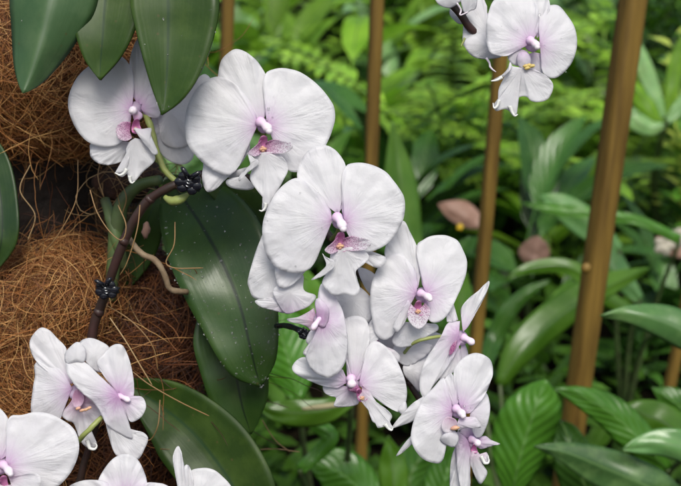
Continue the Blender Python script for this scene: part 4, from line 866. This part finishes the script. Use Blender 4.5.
near_plant('broadleaf_plant', 'low dark green plant at the bottom centre beneath the flowers', 'plant', 400, 1.6, [
    ([(380, 520, 1.4, 6, 6), (360, 490, 1.4, 22, 22), (335, 470, 1.4, 24, 24), (305, 462, 1.4, .5, .5)], M_RIB, 1.0, .6),
    ([(395, 520, 1.4, 6, 6), (394, 485, 1.4, 14, 14), (392, 460, 1.4, 13, 13), (388, 436, 1.4, .5, .5)], M_MID, 1.0, .5),
    ([(440, 530, 1.45, 6, 6), (442, 495, 1.45, 20, 20), (448, 470, 1.45, 18, 18), (455, 445, 1.45, .5, .5)], M_RIB, 1.0, .5),
    ([(420, 520, 1.5, 6, 6), (410, 480, 1.5, 22, 22), (425, 450, 1.5, 20, 20), (440, 420, 1.5, .5, .5)], M_DK, 1.0, .5)])
near_plant('broadleaf_plant', 'plant with tall upright green leaves behind the flower cluster, between two stakes', 'plant', 450, 2.0, [
    ([(470, 400, 1.8, 6, 6), (462, 350, 1.8, 18, 18), (460, 310, 1.8, 18, 18), (466, 272, 1.8, .5, .5)], M_MID, 1.0, .8),
    ([(420, 280, 1.9, 6, 6), (408, 230, 1.9, 14, 14), (400, 180, 1.9, 16, 16), (392, 120, 1.9, .5, .5)], M_MID, 1.0, .6),
    ([(440, 330, 1.8, 6, 6), (445, 290, 1.8, 14, 14), (452, 260, 1.8, 12, 12), (470, 236, 1.8, .5, .5)], M_DK, 1.0, .7)])

px_tube('withered_stalk', [(302, 409, 1.20, 1.5), (318, 407, 1.2, 3), (335, 405, 1.2, 3), (352, 402, 1.2, 2.5)], M_DEAD, None, 14)
tag(bpy.data.objects['withered_stalk'], 'pale withered stalk lying on the bright oval leaf under the flowers', 'stalk')

V, F, UV, T = [], [], [], []
rg = random.Random(5)
for i in range(5200):
    y = 1.3 + 5.2*rg.random()**1.15; x = rg.uniform(-.42, .42)*(y+.5)
    arch_leaf(V, F, UV, T, (x, y, rg.uniform(0, .10)), rg.uniform(0, 6.28), rg.uniform(-.1, .9), rg.uniform(.05, .13), rg.uniform(.02, .05), rg.uniform(.2, 1.2), n=5, m=3, tone=rg.random(), petiole=.05)
tag(mk('ground_cover', V, F, M_COVER, None, (0, 3, 0), UV, {'tone': T}), kind='stuff')

near_plant('pale_leaf_plant', 'plant with pointed pale leaves radiating at the right edge beyond the thick stake', 'plant', 665, 3.0, [
    ([(664, 118, 2.6, 3, 3), (655, 95, 2.6, 7, 7), (646, 70, 2.6, 8, 8), (640, 50, 2.6, 5, 5), (636, 38, 2.6, .5, .5)], M_PALE, 1.5, .7),
    ([(668, 118, 2.6, 3, 3), (672, 90, 2.6, 7, 7), (676, 62, 2.6, 7, 7), (682, 34, 2.6, .5, .5)], M_BR, 1.5, .8),
    ([(664, 122, 2.6, 3, 3), (652, 112, 2.6, 9, 9), (638, 92, 2.6, 10, 8), (622, 76, 2.6, .5, .5)], M_BR, 1.5, .7),
    ([(664, 125, 2.55, 3, 3), (650, 128, 2.55, 8, 8), (634, 118, 2.55, 9, 8), (620, 96, 2.55, .5, .5)], M_PALE, 1.5, .95),
    ([(668, 122, 2.55, 3, 3), (680, 108, 2.55, 8, 8), (698, 92, 2.55, 8, 8), (712, 96, 2.55, .5, .5)], M_PALE, 1.5, .6)])

near_plant('withered_plant', 'drooping pinkish brown leaf beneath a tiny yellow flower left of the thin stake', 'plant', 470, 2.6, [
    ([(484, 228, 2.3, 2, 2), (472, 221, 2.3, 9, 12), (458, 214, 2.3, 10, 15), (446, 208, 2.3, 6, 8), (438, 204, 2.3, .5, .5)], M_PNK, 2.0, .6)])
near_plant('withered_plant', 'small pinkish brown leaf between the thin stake and the thick stake', 'plant', 536, 2.5, [
    ([(534, 268, 2.2, 2, 2), (535, 260, 2.2, 15, 12), (536, 250, 2.2, 17, 14), (537, 241, 2.2, 9, 9), (538, 236, 2.2, .5, .5)], M_PNK, 2.0, .6)])
near_plant('withered_plant', 'pinkish leaf at the right edge behind the small white blossoms', 'plant', 680, 2.6, [
    ([(690, 256, 2.4, 2, 2), (680, 250, 2.4, 9, 9), (668, 243, 2.4, 10, 10), (655, 238, 2.4, .5, .5)], M_PNK, 2.0, .5)])
